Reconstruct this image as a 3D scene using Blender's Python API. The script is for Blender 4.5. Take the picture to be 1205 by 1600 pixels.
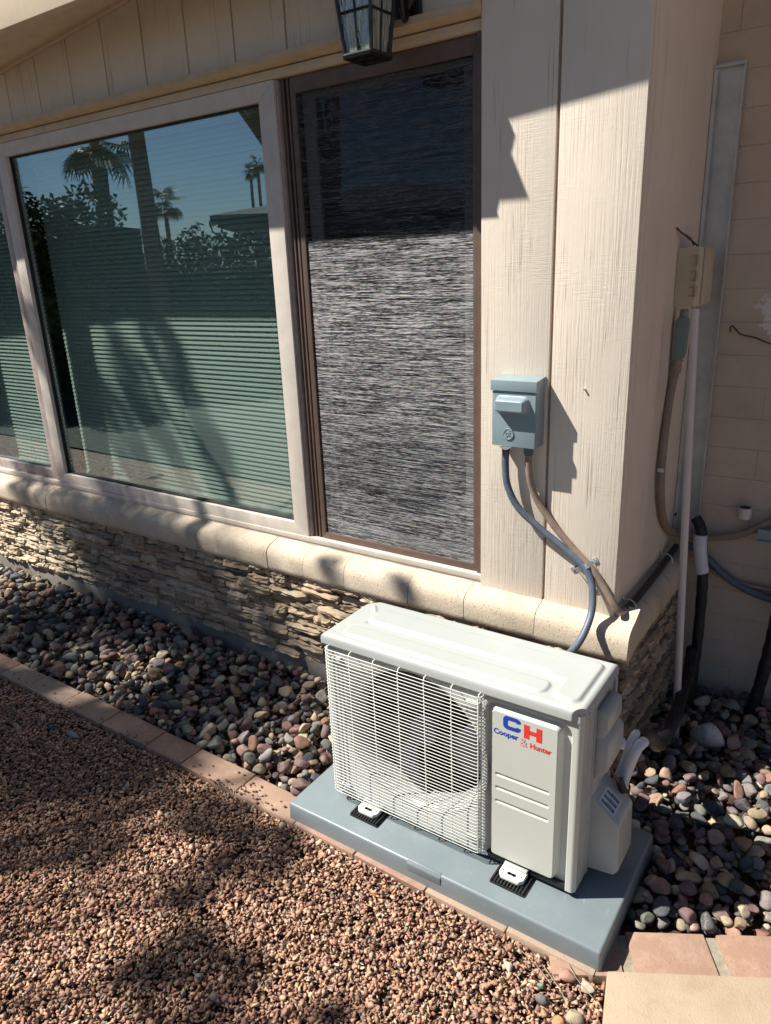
import bpy, bmesh, math, random
import numpy as np
from mathutils import Vector, Matrix
random.seed(7); rng=np.random.default_rng(7)
SC=bpy.context.scene; COL=SC.collection
for o in list(bpy.data.objects): bpy.data.objects.remove(o)

# ------------------------------------------------------------ camera, sky, sun, exposure
cam=bpy.data.cameras.new('camera'); camo=bpy.data.objects.new('camera',cam); COL.objects.link(camo)
yaw,pit,rol=-0.6179883,0.3273338,-0.0426211
fw=Vector((math.sin(yaw)*math.cos(pit),math.cos(yaw)*math.cos(pit),-math.sin(pit)))
r0=Vector((math.cos(yaw),-math.sin(yaw),0)); u0=r0.cross(fw)
rr=r0*math.cos(rol)+u0*math.sin(rol); uu=-r0*math.sin(rol)+u0*math.cos(rol)
camo.matrix_world=Matrix(((rr.x,uu.x,-fw.x,.6298),(rr.y,uu.y,-fw.y,-2.1119),(rr.z,uu.z,-fw.z,1.6976),(0,0,0,1)))
cam.sensor_fit='VERTICAL'; cam.sensor_height=24; cam.lens=1141.19/1600*24; cam.clip_start=.02; cam.clip_end=600
SC.camera=camo
SC.render.resolution_x=771; SC.render.resolution_y=1024
SD=Vector((.105,.07,-.156)).normalized()          # direction the sunlight travels
sun=bpy.data.lights.new('sun','SUN'); sun.energy=5.0; sun.angle=math.radians(.6); sun.color=(1,.955,.87)
suno=bpy.data.objects.new('sun',sun); COL.objects.link(suno); suno.rotation_euler=(-SD).to_track_quat('Z','Y').to_euler(); suno.location=(-5,-5,8)
W=bpy.data.worlds.new('World'); SC.world=W; W.use_nodes=True
wn=W.node_tree; bg=wn.nodes['Background']; sky=wn.nodes.new('ShaderNodeTexSky'); sky.sky_type='NISHITA'; sky.sun_disc=False
sky.sun_elevation=math.asin(-SD.z); sky.sun_rotation=math.atan2(-SD.x,-SD.y)
sky.dust_density=.3; sky.ozone_density=4.0; sky.air_density=.9
wn.links.new(sky.outputs[0],bg.inputs[0]); bg.inputs[1].default_value=.041
SC.view_settings.view_transform='Standard'; SC.view_settings.look='None'; SC.view_settings.exposure=.9; SC.view_settings.gamma=1
SC.view_settings.use_curve_mapping=False
SC.render.engine='CYCLES'
SC.cycles.max_bounces=8; SC.cycles.transparent_max_bounces=16

# ------------------------------------------------------------ materials
MATS={}
class NT:
    def __init__(s,name):
        s.m=bpy.data.materials.new(name); s.m.use_nodes=True; s.n=s.m.node_tree.nodes; s.l=s.m.node_tree.links
        s.b=s.n['Principled BSDF']; s.out=s.n['Material Output']; MATS[name]=s.m
    def add(s,t,**k):
        n=s.n.new(t)
        for a,v in k.items(): setattr(n,a,v)
        return n
    def link(s,a,b): s.l.new(a,b)
    def coord(s,scale=(1,1,1),kind='Object',rot=(0,0,0),loc=(0,0,0)):
        if kind=='World':
            g=s.add('ShaderNodeNewGeometry'); o=g.outputs['Position']
        else:
            t=s.add('ShaderNodeTexCoord'); o=t.outputs[kind]
        mp=s.add('ShaderNodeMapping'); mp.inputs['Scale'].default_value=scale; mp.inputs['Rotation'].default_value=rot; mp.inputs['Location'].default_value=loc
        s.link(o,mp.inputs['Vector']); return mp.outputs[0]
    def noise(s,vec,sc=5,det=4,rough=.6,out='Fac',dist=0):
        n=s.add('ShaderNodeTexNoise'); n.inputs['Scale'].default_value=sc; n.inputs['Detail'].default_value=det; n.inputs['Roughness'].default_value=rough
        n.inputs['Distortion'].default_value=dist
        if vec is not None: s.link(vec,n.inputs['Vector'])
        return n.outputs[out]
    def ramp(s,f,stops,interp='LINEAR'):
        r=s.add('ShaderNodeValToRGB'); cr=r.color_ramp; cr.interpolation=interp
        while len(cr.elements)<len(stops): cr.elements.new(.5)
        for e,(p,c) in zip(cr.elements,stops):
            e.position=p; e.color=(c,c,c,1) if isinstance(c,(int,float)) else (*c,1)
        s.link(f,r.inputs[0]); return r.outputs[0]
    def mix(s,f,a,b,mode='MIX'):
        n=s.add('ShaderNodeMix',data_type='RGBA',blend_type=mode)
        for sock,v in ((n.inputs[0],f),(n.inputs[6],a),(n.inputs[7],b)):
            if isinstance(v,(int,float)): sock.default_value=v
            elif isinstance(v,tuple): sock.default_value=(*v,1)
            else: s.link(v,sock)
        return n.outputs[2]
    def math(s,op,a,b=0,c=0):
        n=s.add('ShaderNodeMath',operation=op)
        for i,v in enumerate((a,b,c)):
            if isinstance(v,(int,float)): n.inputs[i].default_value=v
            else: s.link(v,n.inputs[i])
        return n.outputs[0]
    def col(s,c):
        if isinstance(c,tuple): s.b.inputs['Base Color'].default_value=(*c,1)
        else: s.link(c,s.b.inputs['Base Color'])
        return s
    def rough(s,v):
        if isinstance(v,(int,float)): s.b.inputs['Roughness'].default_value=v
        else: s.link(v,s.b.inputs['Roughness'])
        return s
    def metal(s,v): s.b.inputs['Metallic'].default_value=v; return s
    def bump(s,h,strength=.5,dist=.005):
        n=s.add('ShaderNodeBump'); n.inputs['Strength'].default_value=strength; n.inputs['Distance'].default_value=dist
        s.link(h,n.inputs['Height']); s.link(n.outputs[0],s.b.inputs['Normal']); return s
    def spec(s,v): s.b.inputs['Specular IOR Level'].default_value=v; return s

def plain(name,c,rough=.5,metal=0,var=.12,sc=20,bumpd=0,spec=.5,stain=None):
    t=NT(name); v=t.coord(kind='World')
    n=t.noise(v,sc,5,.6); f=t.ramp(n,[(.3,1-var),(.7,1+var*.4)])
    cc=t.mix(1.0,c,f,'MULTIPLY')
    if stain:
        n2=t.noise(t.coord((1,1,1),'World',loc=(3,1,2)),stain[1],6,.7); cc=t.mix(t.ramp(n2,[(stain[2],0.0),(stain[2]+.12,stain[3])]),cc,stain[0])
    t.col(cc); rg=t.ramp(n,[(.3,min(1,rough*1.15)),(.7,rough*.85)]); t.rough(rg).metal(metal).spec(spec)
    if bumpd: t.bump(t.noise(v,sc*8,3,.6),.6,bumpd)
    return t

def siding_mat():
    t=NT('painted_siding'); p='World'
    base=t.noise(t.coord((1,1,1),p),3,5,.6)
    c=t.mix(t.ramp(base,[(.3,0.0),(.7,1.0)]),(.67,.585,.485),(.735,.65,.55))
    vs=t.noise(t.coord((150,150,3.2),p),1,4,.65)           # vertical saw grain
    hs=t.noise(t.coord((16,16,240),p),1,3,.6)              # cross saw marks
    zone=t.noise(t.coord((9,9,3),p),1,2,.5)
    crack=t.ramp(t.noise(t.coord((210,210,2.6),p,loc=(4,2,0)),1,2,.5),[(.30,1.0),(.35,0.0)])
    ck=t.math('MULTIPLY',crack,t.ramp(zone,[(.43,0.0),(.53,1.0)]))
    c=t.mix(t.math('MULTIPLY',ck,.65),c,(.26,.19,.14))
    t.col(c).rough(.62).spec(.35)
    h=t.math('ADD',t.math('MULTIPLY',t.ramp(vs,[(.40,0.0),(.54,1.0)]),t.ramp(zone,[(.38,.08),(.62,1.0)])),t.math('MULTIPLY',t.ramp(hs,[(.4,0.0),(.6,1.0)]),t.ramp(t.noise(t.coord((5,5,7),p,loc=(9,1,1)),1,3,.6),[(.45,.0),(.66,.4)])))
    h=t.math('SUBTRACT',h,t.math('MULTIPLY',ck,2.0))
    h=t.math('ADD',h,t.math('MULTIPLY',t.noise(t.coord((60,60,60),p),1,3,.6),.5))
    t.bump(h,.55,.0012)
siding_mat()
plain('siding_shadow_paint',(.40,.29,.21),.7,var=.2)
plain('trim_paint',(.60,.46,.30),.55,var=.15,sc=14,bumpd=.0008,stain=((.24,.15,.09),30,.68,.8))
plain('soffit_paint',(.62,.50,.36),.6,var=.1,bumpd=.0006)
plain('window_frame_paint',(.62,.555,.485),.45,var=.12,sc=18,bumpd=.0002)
plain('screen_frame_brown',(.13,.085,.065),.5,var=.25,sc=25)
plain('track_metal',(.40,.33,.31),.4,var=.25,sc=30)
plain('rubber_black',(.012,.012,.013),.55,var=.2)
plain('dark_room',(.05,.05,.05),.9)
def capstone():
    t=NT('capstone_concrete'); p='World'
    n=t.noise(t.coord((1,1,1),p),4,5,.6); sp=t.noise(t.coord((1,1,1),p,loc=(5,5,5)),170,3,.7)
    c=t.mix(t.ramp(n,[(.3,0.0),(.7,1.0)]),(.50,.41,.31),(.60,.51,.40)); pit=t.ramp(sp,[(.31,1.0),(.38,0.0)])
    c=t.mix(t.math('MULTIPLY',pit,.5),c,(.26,.19,.13)); t.col(c).rough(.85).spec(.2)
    t.bump(t.math('SUBTRACT',t.math('MULTIPLY',t.noise(t.coord((1,1,1),p),60,4,.7),.6),t.math('MULTIPLY',pit,1.2)),.8,.003)
capstone()
def stonemat():
    t=NT('ledge_stone'); p='World'
    oi=t.add('ShaderNodeObjectInfo')
    c=t.ramp(oi.outputs['Random'],[(0,(.36,.27,.185)),(.25,(.50,.39,.27)),(.5,(.27,.21,.16)),(.75,(.45,.33,.23)),(1,(.54,.45,.33))])
    n=t.noise(t.coord((1,1,3),p),14,6,.7); c=t.mix(1.0,c,t.ramp(n,[(.3,.62),(.68,1.15)]),'MULTIPLY')
    t.col(c).rough(.9).spec(.15)
    st=t.noise(t.coord((10,10,48),p),1,4,.7,dist=.5)
    t.bump(t.math('ADD',st,t.math('MULTIPLY',t.noise(t.coord((1,1,1),p),50,4,.7),.8)),.55,.004)
stonemat()
plain('mortar',(.13,.095,.065),.95,var=.3,bumpd=.003)
plain('base_concrete',(.25,.225,.20),.9,var=.25,sc=8,bumpd=.0015)
def pebblemat(name,src):
    t=NT(name)
    if src=='obj': c0=t.add('ShaderNodeObjectInfo').outputs['Color']
    else:
        a=t.add('ShaderNodeAttribute'); a.attribute_name='tint'; c0=a.outputs['Color']
    n=t.noise(t.coord((1,1,1),'World'),38,6,.7); c=t.mix(1.0,c0,t.ramp(n,[(.28,.62),(.72,1.22)]),'MULTIPLY')
    v=t.noise(t.coord((1,1,2),'World',loc=(7,1,0)),16,5,.65,dist=.8)
    c=t.mix(t.ramp(v,[(.60,0.0),(.66,.35)]),c,(.42,.33,.26)); d=t.noise(t.coord((1,1,1),'World',loc=(1,9,3)),240,2,.6)
    c=t.mix(t.ramp(d,[(.62,0.0),(.70,.35)]),c,(.5,.42,.35))
    t.col(c).rough(.8).spec(.22); t.bump(t.noise(t.coord((1,1,1),'World'),110,5,.75),.6,.0016)
pebblemat('river_pebble','obj'); pebblemat('river_pebble_mass','attr'); pebblemat('crushed_rock','attr')
def dirt():
    t=NT('dirt'); p='World'
    n=t.noise(t.coord((1,1,1),p),40,6,.75); c=t.ramp(n,[(.3,(.035,.022,.016)),(.6,(.10,.06,.042)),(.8,(.17,.11,.08))])
    t.col(c).rough(.95).spec(.1).bump(n,1,.01)
dirt()
def farground():
    t=NT('gravel_ground'); p='World'
    v=t.add('ShaderNodeTexVoronoi'); v.inputs['Scale'].default_value=60; t.link(t.coord((1,1,1),p),v.inputs['Vector'])
    s=t.add('ShaderNodeSeparateColor'); t.link(v.outputs['Color'],s.inputs[0])
    c=t.ramp(s.outputs[0],[(0,(.13,.075,.055)),(.5,(.24,.15,.11)),(1,(.36,.26,.2))])
    t.col(c).rough(.95).bump(v.outputs['Distance'],.8,.01)
farground()
def brickmat():
    t=NT('edging_brick'); oi=t.add('ShaderNodeObjectInfo')
    c=t.ramp(oi.outputs['Random'],[(0,(.30,.185,.135)),(.5,(.33,.22,.165)),(1,(.35,.26,.195))])
    n=t.noise(t.coord((1,1,1),'World'),22,6,.7); c=t.mix(t.ramp(n,[(.45,0.0),(.75,.6)]),c,(.46,.33,.25))
    n2=t.noise(t.coord((1,1,1),'World',loc=(2,2,2)),130,3,.6); c=t.mix(t.ramp(n2,[(.6,0.0),(.75,.5)]),c,(.16,.09,.06))
    t.col(c).rough(.9).spec(.15).bump(t.math('ADD',n2,n),.6,.002)
brickmat()
plain('joint_sand',(.30,.26,.20),.95,var=.3,sc=60,bumpd=.002)
def pavermat():
    t=NT('buff_paver'); n=t.noise(t.coord((1,1,1),'World'),7,6,.65); c=t.ramp(n,[(.3,(.33,.25,.175)),(.7,(.40,.315,.225))])
    n2=t.noise(t.coord((1,1,1),'World'),190,3,.6); c=t.mix(t.ramp(n2,[(.60,0.0),(.72,.5)]),c,(.24,.16,.1)); n3=t.noise(t.coord((1,1,1),'World',loc=(3,7,1)),13,6,.75); c=t.mix(t.ramp(n3,[(.52,0.0),(.68,.55)]),c,(.30,.21,.14)); t.col(c).rough(.9).bump(t.math('ADD',n2,n3),.7,.0022)
pavermat()
# air conditioner
plain('white_enamel_sun_dimmed',(.405,.425,.41),.33,var=.05,sc=6,bumpd=.00004)  # same paint as the panel, darkened to offset the sun on the lid
plain('panel_enamel',(.52,.535,.485),.4,var=.04,sc=6,bumpd=.00004)
plain('guard_wire_white',(.70,.71,.65),.4,var=.05)
plain('dark_interior',(.035,.033,.04),.7)
plain('fan_blade',(.035,.037,.06),.28,var=.1)
plain('coil_fin',(.018,.018,.026),.5,metal=.2,var=.3,sc=60)
plain('logo_blue',(.012,.055,.38),.4,var=.02); plain('logo_red',(.70,.045,.035),.4,var=.02)
plain('sticker_paper',(.50,.56,.68),.5,var=.05); plain('print_black',(.02,.02,.03),.6)
plain('pipe_white',(.62,.64,.70),.45,var=.08)
def padmat():
    t=NT('grey_plastic_pad'); n=t.noise(t.coord((1,1,1),'World'),7,5,.6); c=t.ramp(n,[(.3,(.155,.19,.205)),(.7,(.19,.225,.24))])
    sc=t.noise(t.coord((8,2,8),'World',loc=(2,0,1)),6,7,.75); c=t.mix(t.ramp(sc,[(.60,0.0),(.68,.35)]),c,(.34,.36,.36))
    sc2=t.noise(t.coord((1,1,1),'World',loc=(8,3,1)),90,4,.7); c=t.mix(t.ramp(sc2,[(.64,0.0),(.72,.5)]),c,(.38,.33,.27))
    t.col(c).rough(t.ramp(n,[(.3,.42),(.7,.3)])).bump(t.noise(t.coord((1,1,1),'World'),160,3,.6),.3,.0004)
padmat()
plain('grey_box_enamel',(.23,.30,.33),.33,var=.06,sc=10,bumpd=.0001)
def conduitmat(name,c):
    t=NT(name); n=t.noise(t.coord((1,1,1),'World'),30,5,.65); t.col(t.mix(1.0,c,t.ramp(n,[(.3,.75),(.7,1.15)]),'MULTIPLY')).rough(.45).bump(n,.4,.001)
conduitmat('conduit_blue_grey',(.10,.125,.16)); conduitmat('conduit_tan_paint',(.27,.20,.155)); conduitmat('conduit_black',(.03,.028,.03))
plain('zinc',(.62,.65,.67),.35,metal=.7,var=.25,sc=140); plain('galvanised_sheet',(.62,.64,.62),.33,metal=.45,var=.22,sc=12)
plain('cream_plastic',(.52,.44,.30),.45,var=.1,sc=12,stain=((.25,.17,.08),25,.66,.5)); plain('brass_hinge',(.45,.36,.20),.45,metal=.5,var=.3,sc=80)
plain('fitting_green_grey',(.17,.24,.23),.4,var=.1); plain('pvc_white',(.60,.54,.50),.4,var=.1,sc=9); plain('wire_brown',(.10,.055,.045),.5)
plain('tape_white',(.58,.58,.64),.5,var=.1)
def wrap():
    t=NT('black_wrap'); n=t.noise(t.coord((1,1,1.5),'World'),45,4,.7,dist=1.2); t.col((.008,.008,.012)).rough(.3).bump(n,1,.006)
wrap()
def blockmat():
    t=NT('painted_block'); p='World'
    n=t.noise(t.coord((1,1,1),p),5,5,.65); c=t.ramp(n,[(.3,(.47,.385,.30)),(.7,(.57,.475,.375))])
    # peeled paint patches
    g=t.noise(t.coord((1,1,1),p,loc=(.3,0,.4)),9,6,.75)
    geo=t.add('ShaderNodeNewGeometry'); sx=t.add('ShaderNodeSeparateXYZ'); t.link(geo.outputs['Position'],sx.inputs[0])
    def blob(cx,cz,r):
        a=t.math('SUBTRACT',sx.outputs[0],cx); b=t.math('SUBTRACT',sx.outputs[2],cz)
        return t.math('SUBTRACT',1.0,t.math('DIVIDE',t.math('SQRT',t.math('ADD',t.math('MULTIPLY',a,a),t.math('MULTIPLY',b,b))),r))
    bl=t.math('MAXIMUM',t.math('MAXIMUM',blob(.285,1.92,.10),blob(.275,1.49,.085)),blob(.36,1.30,.07))
    m=t.math('ADD',bl,t.math('MULTIPLY',t.math('SUBTRACT',g,.5),2.6)); c=t.mix(t.ramp(m,[(.22,0.0),(.27,1.0)]),c,(.66,.62,.60))
    d=t.noise(t.coord((1,1,1),p,loc=(4,4,4)),34,5,.75); c=t.mix(t.ramp(d,[(.66,0.0),(.74,.7)]),c,(.16,.12,.10))
    t.col(c).rough(.85).spec(.2).bump(t.math('ADD',t.noise(t.coord((1,1,1),p),80,5,.7),t.math('MULTIPLY',n,2.0)),.7,.003)
blockmat()
plain('block_joint',(.46,.385,.305),.95,var=.2,sc=30,bumpd=.003)
# lamp
plain('lamp_black_metal',(.012,.011,.012),.38,var=.3,sc=40)
def lampglass():
    t=NT('seeded_glass'); n=t.noise(t.coord((70,70,7),'World'),1,3,.6,dist=1.0)
    tr=t.add('ShaderNodeBsdfTransparent'); tr.inputs[0].default_value=(.55,.58,.50,1)
    gl=t.add('ShaderNodeBsdfGlossy'); gl.inputs['Roughness'].default_value=.08; df=t.add('ShaderNodeBsdfDiffuse'); df.inputs[0].default_value=(.45,.47,.38,1)
    bp=t.add('ShaderNodeBump'); bp.inputs['Strength'].default_value=1; bp.inputs['Distance'].default_value=.01; t.link(n,bp.inputs['Height']); t.link(bp.outputs[0],gl.inputs['Normal'])
    m1=t.add('ShaderNodeMixShader'); m1.inputs[0].default_value=.35; t.link(tr.outputs[0],m1.inputs[1]); t.link(gl.outputs[0],m1.inputs[2])
    m2=t.add('ShaderNodeMixShader'); t.link(t.ramp(n,[(.4,.1),(.6,.55)]),m2.inputs[0]); t.link(m1.outputs[0],m2.inputs[1]); t.link(df.outputs[0],m2.inputs[2]); t.link(m2.outputs[0],t.out.inputs[0])
lampglass()
# windows
def glass(name,tint,lo,hi,refl=(1,1,1)):
    t=NT(name); tr=t.add('ShaderNodeBsdfTransparent'); tr.inputs[0].default_value=(*tint,1)
    gl=t.add('ShaderNodeBsdfGlossy'); gl.inputs['Roughness'].default_value=0.0; gl.inputs[0].default_value=(*refl,1)
    n=t.noise(t.coord((1,1,1),'World'),1.3,2,.4); bp=t.add('ShaderNodeBump'); bp.inputs['Strength'].default_value=.25; bp.inputs['Distance'].default_value=.004
    t.link(n,bp.inputs['Height']); t.link(bp.outputs[0],gl.inputs['Normal'])
    fr=t.add('ShaderNodeLayerWeight'); fr.inputs['Blend'].default_value=.5
    f=t.math('MINIMUM',t.math('MULTIPLY_ADD',t.math('POWER',fr.outputs['Facing'],4.0),hi,lo),.9)
    m=t.add('ShaderNodeMixShader'); t.link(f,m.inputs[0]); t.link(tr.outputs[0],m.inputs[1]); t.link(gl.outputs[0],m.inputs[2]); t.link(m.outputs[0],t.out.inputs[0])
glass('window_glass',(.79,.85,.825),.21,.2,(.80,.95,1))
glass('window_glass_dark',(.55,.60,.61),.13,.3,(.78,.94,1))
def screenmat():
    t=NT('insect_screen'); p='World'
    a=t.noise(t.coord((7,7,300),p),1,5,.78,dist=.3); b=t.noise(t.coord((45,45,420),p,loc=(3,3,3)),1,2,.6)
    z=t.noise(t.coord((1.2,1.2,1.5),p,loc=(1,0,0)),1,2,.5)
    s=t.math('ADD',t.math('MULTIPLY',a,.7),t.math('MULTIPLY',b,.3))
    alpha=t.ramp(s,[(.45,.02),(.51,.22),(.58,.88)])
    alpha=t.math('MULTIPLY',alpha,t.ramp(z,[(.35,.45),(.65,1.0)]))
    wv=t.add('ShaderNodeTexWave',wave_type='RINGS'); wv.inputs['Scale'].default_value=9; wv.inputs['Distortion'].default_value=1.5
    t.link(t.coord((1,1,.7),p,loc=(1.0,0,-.75)),wv.inputs['Vector'])
    tint=t.ramp(wv.outputs['Fac'],[(0,(.41,.40,.45)),(.5,(.45,.44,.44)),(1,(.48,.45,.40))])
    cn=t.noise(t.coord((30,30,330),p,loc=(6,2,1)),1,2,.6,out='Color'); tint=t.mix(.45,tint,t.mix(1.0,cn,(.75,.72,.78),'MULTIPLY'))
    d0=t.add('ShaderNodeBsdfDiffuse'); t.link(t.mix(1.0,tint,(.30,.30,.31),'MULTIPLY'),d0.inputs[0])
    # the yarn lies in horizontal rounds: its upward facets catch the high sun
    cb=t.add('ShaderNodeCombineXYZ'); cb.inputs[0].default_value=0; cb.inputs[1].default_value=-math.cos(math.radians(38)); cb.inputs[2].default_value=math.sin(math.radians(38))
    g0=t.add('ShaderNodeBsdfGlossy'); g0.inputs['Roughness'].default_value=.6; t.link(t.mix(.35,(.9,.87,.9),t.mix(1.0,cn,(1.7,1.7,1.7),'MULTIPLY')),g0.inputs[0]); t.link(cb.outputs[0],g0.inputs['Normal'])
    df=t.add('ShaderNodeMixShader'); df.inputs[0].default_value=.095; t.link(d0.outputs[0],df.inputs[1]); t.link(g0.outputs[0],df.inputs[2]); tr=t.add('ShaderNodeBsdfTransparent'); tr.inputs[0].default_value=(.66,.68,.70,1)
    m=t.add('ShaderNodeMixShader'); t.link(alpha,m.inputs[0]); t.link(tr.outputs[0],m.inputs[1]); t.link(df.outputs[0],m.inputs[2]); t.link(m.outputs[0],t.out.inputs[0])
screenmat()
plain('blind_vinyl',(.80,.82,.78),.5,var=.05)
plain('unseen_dark_ground',(.050,.050,.032),.9,var=.4,sc=30,bumpd=.01)  # dark tone chosen to keep window reflections and bounce light low
plain('palm_trunk',(.13,.10,.075),.95,var=.4,sc=14,bumpd=.02)
def leaf(name,c1,c2):
    t=NT(name); n=t.noise(t.coord((1,1,1),'World'),3,4,.6); t.col(t.mix(t.ramp(n,[(.3,0.0),(.7,1.0)]),c1,c2)).rough(.6).spec(.3)
leaf('palm_leaf',(.045,.075,.02),(.09,.12,.035)); leaf('hedge_leaf',(.02,.045,.014),(.055,.085,.025)); leaf('tree_leaf',(.04,.07,.02),(.08,.11,.035))
plain('house_stucco',(.40,.33,.26),.9,bumpd=.003); plain('roof_tile',(.06,.05,.045),.9,var=.3)
plain('hill_rock',(.16,.14,.14),.95,var=.2,sc=.1)

# ------------------------------------------------------------ helpers
def tag(o,label=None,cat=None,group=None,kind=None):
    if label: o['label']=label
    if cat: o['category']=cat
    if group: o['group']=group
    if kind: o['kind']=kind
    return o
def empty(name,loc=(0,0,0),rz=0):
    o=bpy.data.objects.new(name,None); COL.objects.link(o); o.location=loc; o.rotation_euler=(0,0,rz); o.empty_display_size=.05; return o
def finish(name,bm,mat,parent=None,smooth=False,angle=None):
    me=bpy.data.meshes.new(name); bm.to_mesh(me); bm.free()
    return linkm(name,me,mat,parent,smooth,angle)
def linkm(name,me,mat,parent=None,smooth=False,angle=None):
    for m in (mat if isinstance(mat,(list,tuple)) else [mat]): me.materials.append(MATS[m])
    if smooth: me.polygons.foreach_set('use_smooth',[True]*len(me.polygons))
    if angle is not None: me.set_sharp_from_angle(angle=math.radians(angle))
    o=bpy.data.objects.new(name,me); COL.objects.link(o)
    if parent: o.parent=parent
    return o
def share(name,me,parent=None,loc=(0,0,0),rot=(0,0,0),sc=(1,1,1)):
    o=bpy.data.objects.new(name,me); COL.objects.link(o); o.location=loc; o.rotation_euler=rot; o.scale=sc
    if parent: o.parent=parent
    return o
def bx(bm,lo,hi,bev=0,seg=2,M=None):
    c=[(a+b)/2 for a,b in zip(lo,hi)]; s=[abs(b-a) for a,b in zip(lo,hi)]
    mt=Matrix.Translation(c)@Matrix.Diagonal((*s,1))
    if M is not None: mt=M@mt
    g=bmesh.ops.create_cube(bm,size=1,matrix=mt); vs=g['verts']
    if bev:
        es=list({e for v in vs for e in v.link_edges}); bmesh.ops.bevel(bm,geom=es,offset=bev,segments=seg,affect='EDGES',profile=.6)
    return vs
def BM(): return bmesh.new()
def boxo(name,lo,hi,mat,parent=None,bev=0,seg=2,smooth=False):
    bm=BM(); bx(bm,lo,hi,bev,seg); return finish(name,bm,mat,parent,bool(bev) or smooth,35 if bev else None)
def smoothpts(pts,step=.01):
    pts=[Vector(p) for p in pts]; P=[pts[0]*2-pts[1]]+pts+[pts[-1]*2-pts[-2]]; out=[]
    for i in range(1,len(P)-2):
        a,b,c,d=P[i-1:i+3]; n=max(2,int((c-b).length/step))
        for k in range(n):
            t=k/n; out.append(.5*((2*b)+(c-a)*t+(2*a-5*b+4*c-d)*t*t+(3*b-a-3*c+d)*t**3))
    out.append(pts[-1]); return out
def tube(bm,pts,r,n=10,sm=None,ribs=0,taper=None,jit=0):
    pts=smoothpts(pts,sm) if sm else [Vector(p) for p in pts]
    rings=[]; up=None
    for i,p in enumerate(pts):
        t=(pts[min(i+1,len(pts)-1)]-pts[max(i-1,0)]).normalized()
        if up is None: up=t.orthogonal().normalized()
        up=(up-t*up.dot(t)).normalized(); si=t.cross(up)
        f=i/max(1,len(pts)-1); R=r if taper is None else r+(taper-r)*f
        if ribs and i%2: R*=(1-ribs)
        if jit: R*=1+random.uniform(-jit,jit)
        rings.append([bm.verts.new(p+(up*math.cos(2*math.pi*k/n)+si*math.sin(2*math.pi*k/n))*R) for k in range(n)])
    for a,b in zip(rings,rings[1:]):
        for k in range(n): bm.faces.new((a[k],a[(k+1)%n],b[(k+1)%n],b[k]))
    bm.faces.new(rings[0][::-1]); bm.faces.new(rings[-1])
def tubeo(name,pts,r,mat,parent=None,n=10,**k):
    bm=BM(); tube(bm,pts,r,n,**k); return finish(name,bm,mat,parent,True,50)
def cyl(bm,a,b,r,n=16,r2=None): tube(bm,[a,b],r,n,taper=r2)
def prism(bm,poly,axis,lo,hi,bev=0):
    def mk(p,v):
        return {'x':(v,p[0],p[1]),'y':(p[0],v,p[1]),'z':(p[0],p[1],v)}[axis]
    a=[bm.verts.new(mk(p,lo)) for p in poly]; b=[bm.verts.new(mk(p,hi)) for p in poly]; n=len(poly)
    f=[bm.faces.new(a),bm.faces.new(b[::-1])]+[bm.faces.new((a[i],b[i],b[(i+1)%n],a[(i+1)%n])) for i in range(n)]
    bmesh.ops.recalc_face_normals(bm,faces=f)
    if bev: bmesh.ops.bevel(bm,geom=list({e for x in f for e in x.edges}),offset=bev,segments=2,affect='EDGES',profile=.6)
def grid_mesh(xs,ys,fn):
    V=[fn(x,y) for y in ys for x in xs]; n=len(xs)
    F=[(j*n+i,j*n+i+1,(j+1)*n+i+1,(j+1)*n+i) for j in range(len(ys)-1) for i in range(n-1)]
    return V,F
def sdrr(x,y,x0,y0,x1,y1,r):           # signed distance, rounded rectangle
    cx,cy=(x0+x1)/2,(y0+y1)/2; qx=abs(x-cx)-(x1-x0)/2+r; qy=abs(y-cy)-(y1-y0)/2+r
    return math.hypot(max(qx,0),max(qy,0))+min(max(qx,qy),0)-r
def sstep(a,b,t):
    t=min(1,max(0,(t-a)/(b-a))); return t*t*(3-2*t)
def text_mesh(s,size,ext=0,offset=0,sx=1):
    cu=bpy.data.curves.new('lettering','FONT'); cu.body=s; cu.size=size; cu.offset=offset; cu.extrude=ext; cu.resolution_u=3
    ob=bpy.data.objects.new('lettering',cu); COL.objects.link(ob); dg=bpy.context.evaluated_depsgraph_get()
    me=bpy.data.meshes.new_from_object(ob.evaluated_get(dg)); bpy.data.objects.remove(ob); me.transform(Matrix.Diagonal((sx,1,1,1))); me.materials.clear(); return me

# ------------------------------------------------------------ setting: ground
bm=BM(); S=140
for x0,y0,x1,y1 in [(-S,-S,S,-1.9),(-S,-1.9,-2.9,S),(1.6,-1.9,S,S),(-2.9,.8,1.6,S)]:
    bm.faces.new([bm.verts.new(p) for p in ((x0,y0,-.012),(x1,y0,-.012),(x1,y1,-.012),(x0,y1,-.012))])
tag(finish('ground',bm,'gravel_ground'),kind='structure')
bm=BM(); V,F=grid_mesh(np.linspace(-4.7,1.7,90),np.linspace(-2.0,.9,60),lambda x,y:(x,y,-.016+.006*math.sin(x*7)*math.cos(y*9)))
me=bpy.data.meshes.new('soil'); me.from_pydata(V,[],F); bm.free(); tag(linkm('soil',me,'dirt',smooth=True),kind='structure')

bm=BM(); V,F=grid_mesh(np.linspace(-16,6,60),np.linspace(-16,-2.06,50),lambda x,y:(x,y,.004+.004*math.sin(x*3+y*2)))
me=bpy.data.meshes.new('added_dark_ground'); me.from_pydata(V,[],F); bm.free(); tag(linkm('added_dark_ground',me,'unseen_dark_ground',smooth=True),kind='structure')  # added unseen dark sheet that darkens the reflections in the windows
# ------------------------------------------------------------ the house
house=tag(empty('house',(0,0,0)),'cream painted house corner with grooved siding, stone base and large windows','house')
GR=.2385; CREAM='painted_siding'
def roofz(x): return 2.775+.10*(x+.9)
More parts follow.
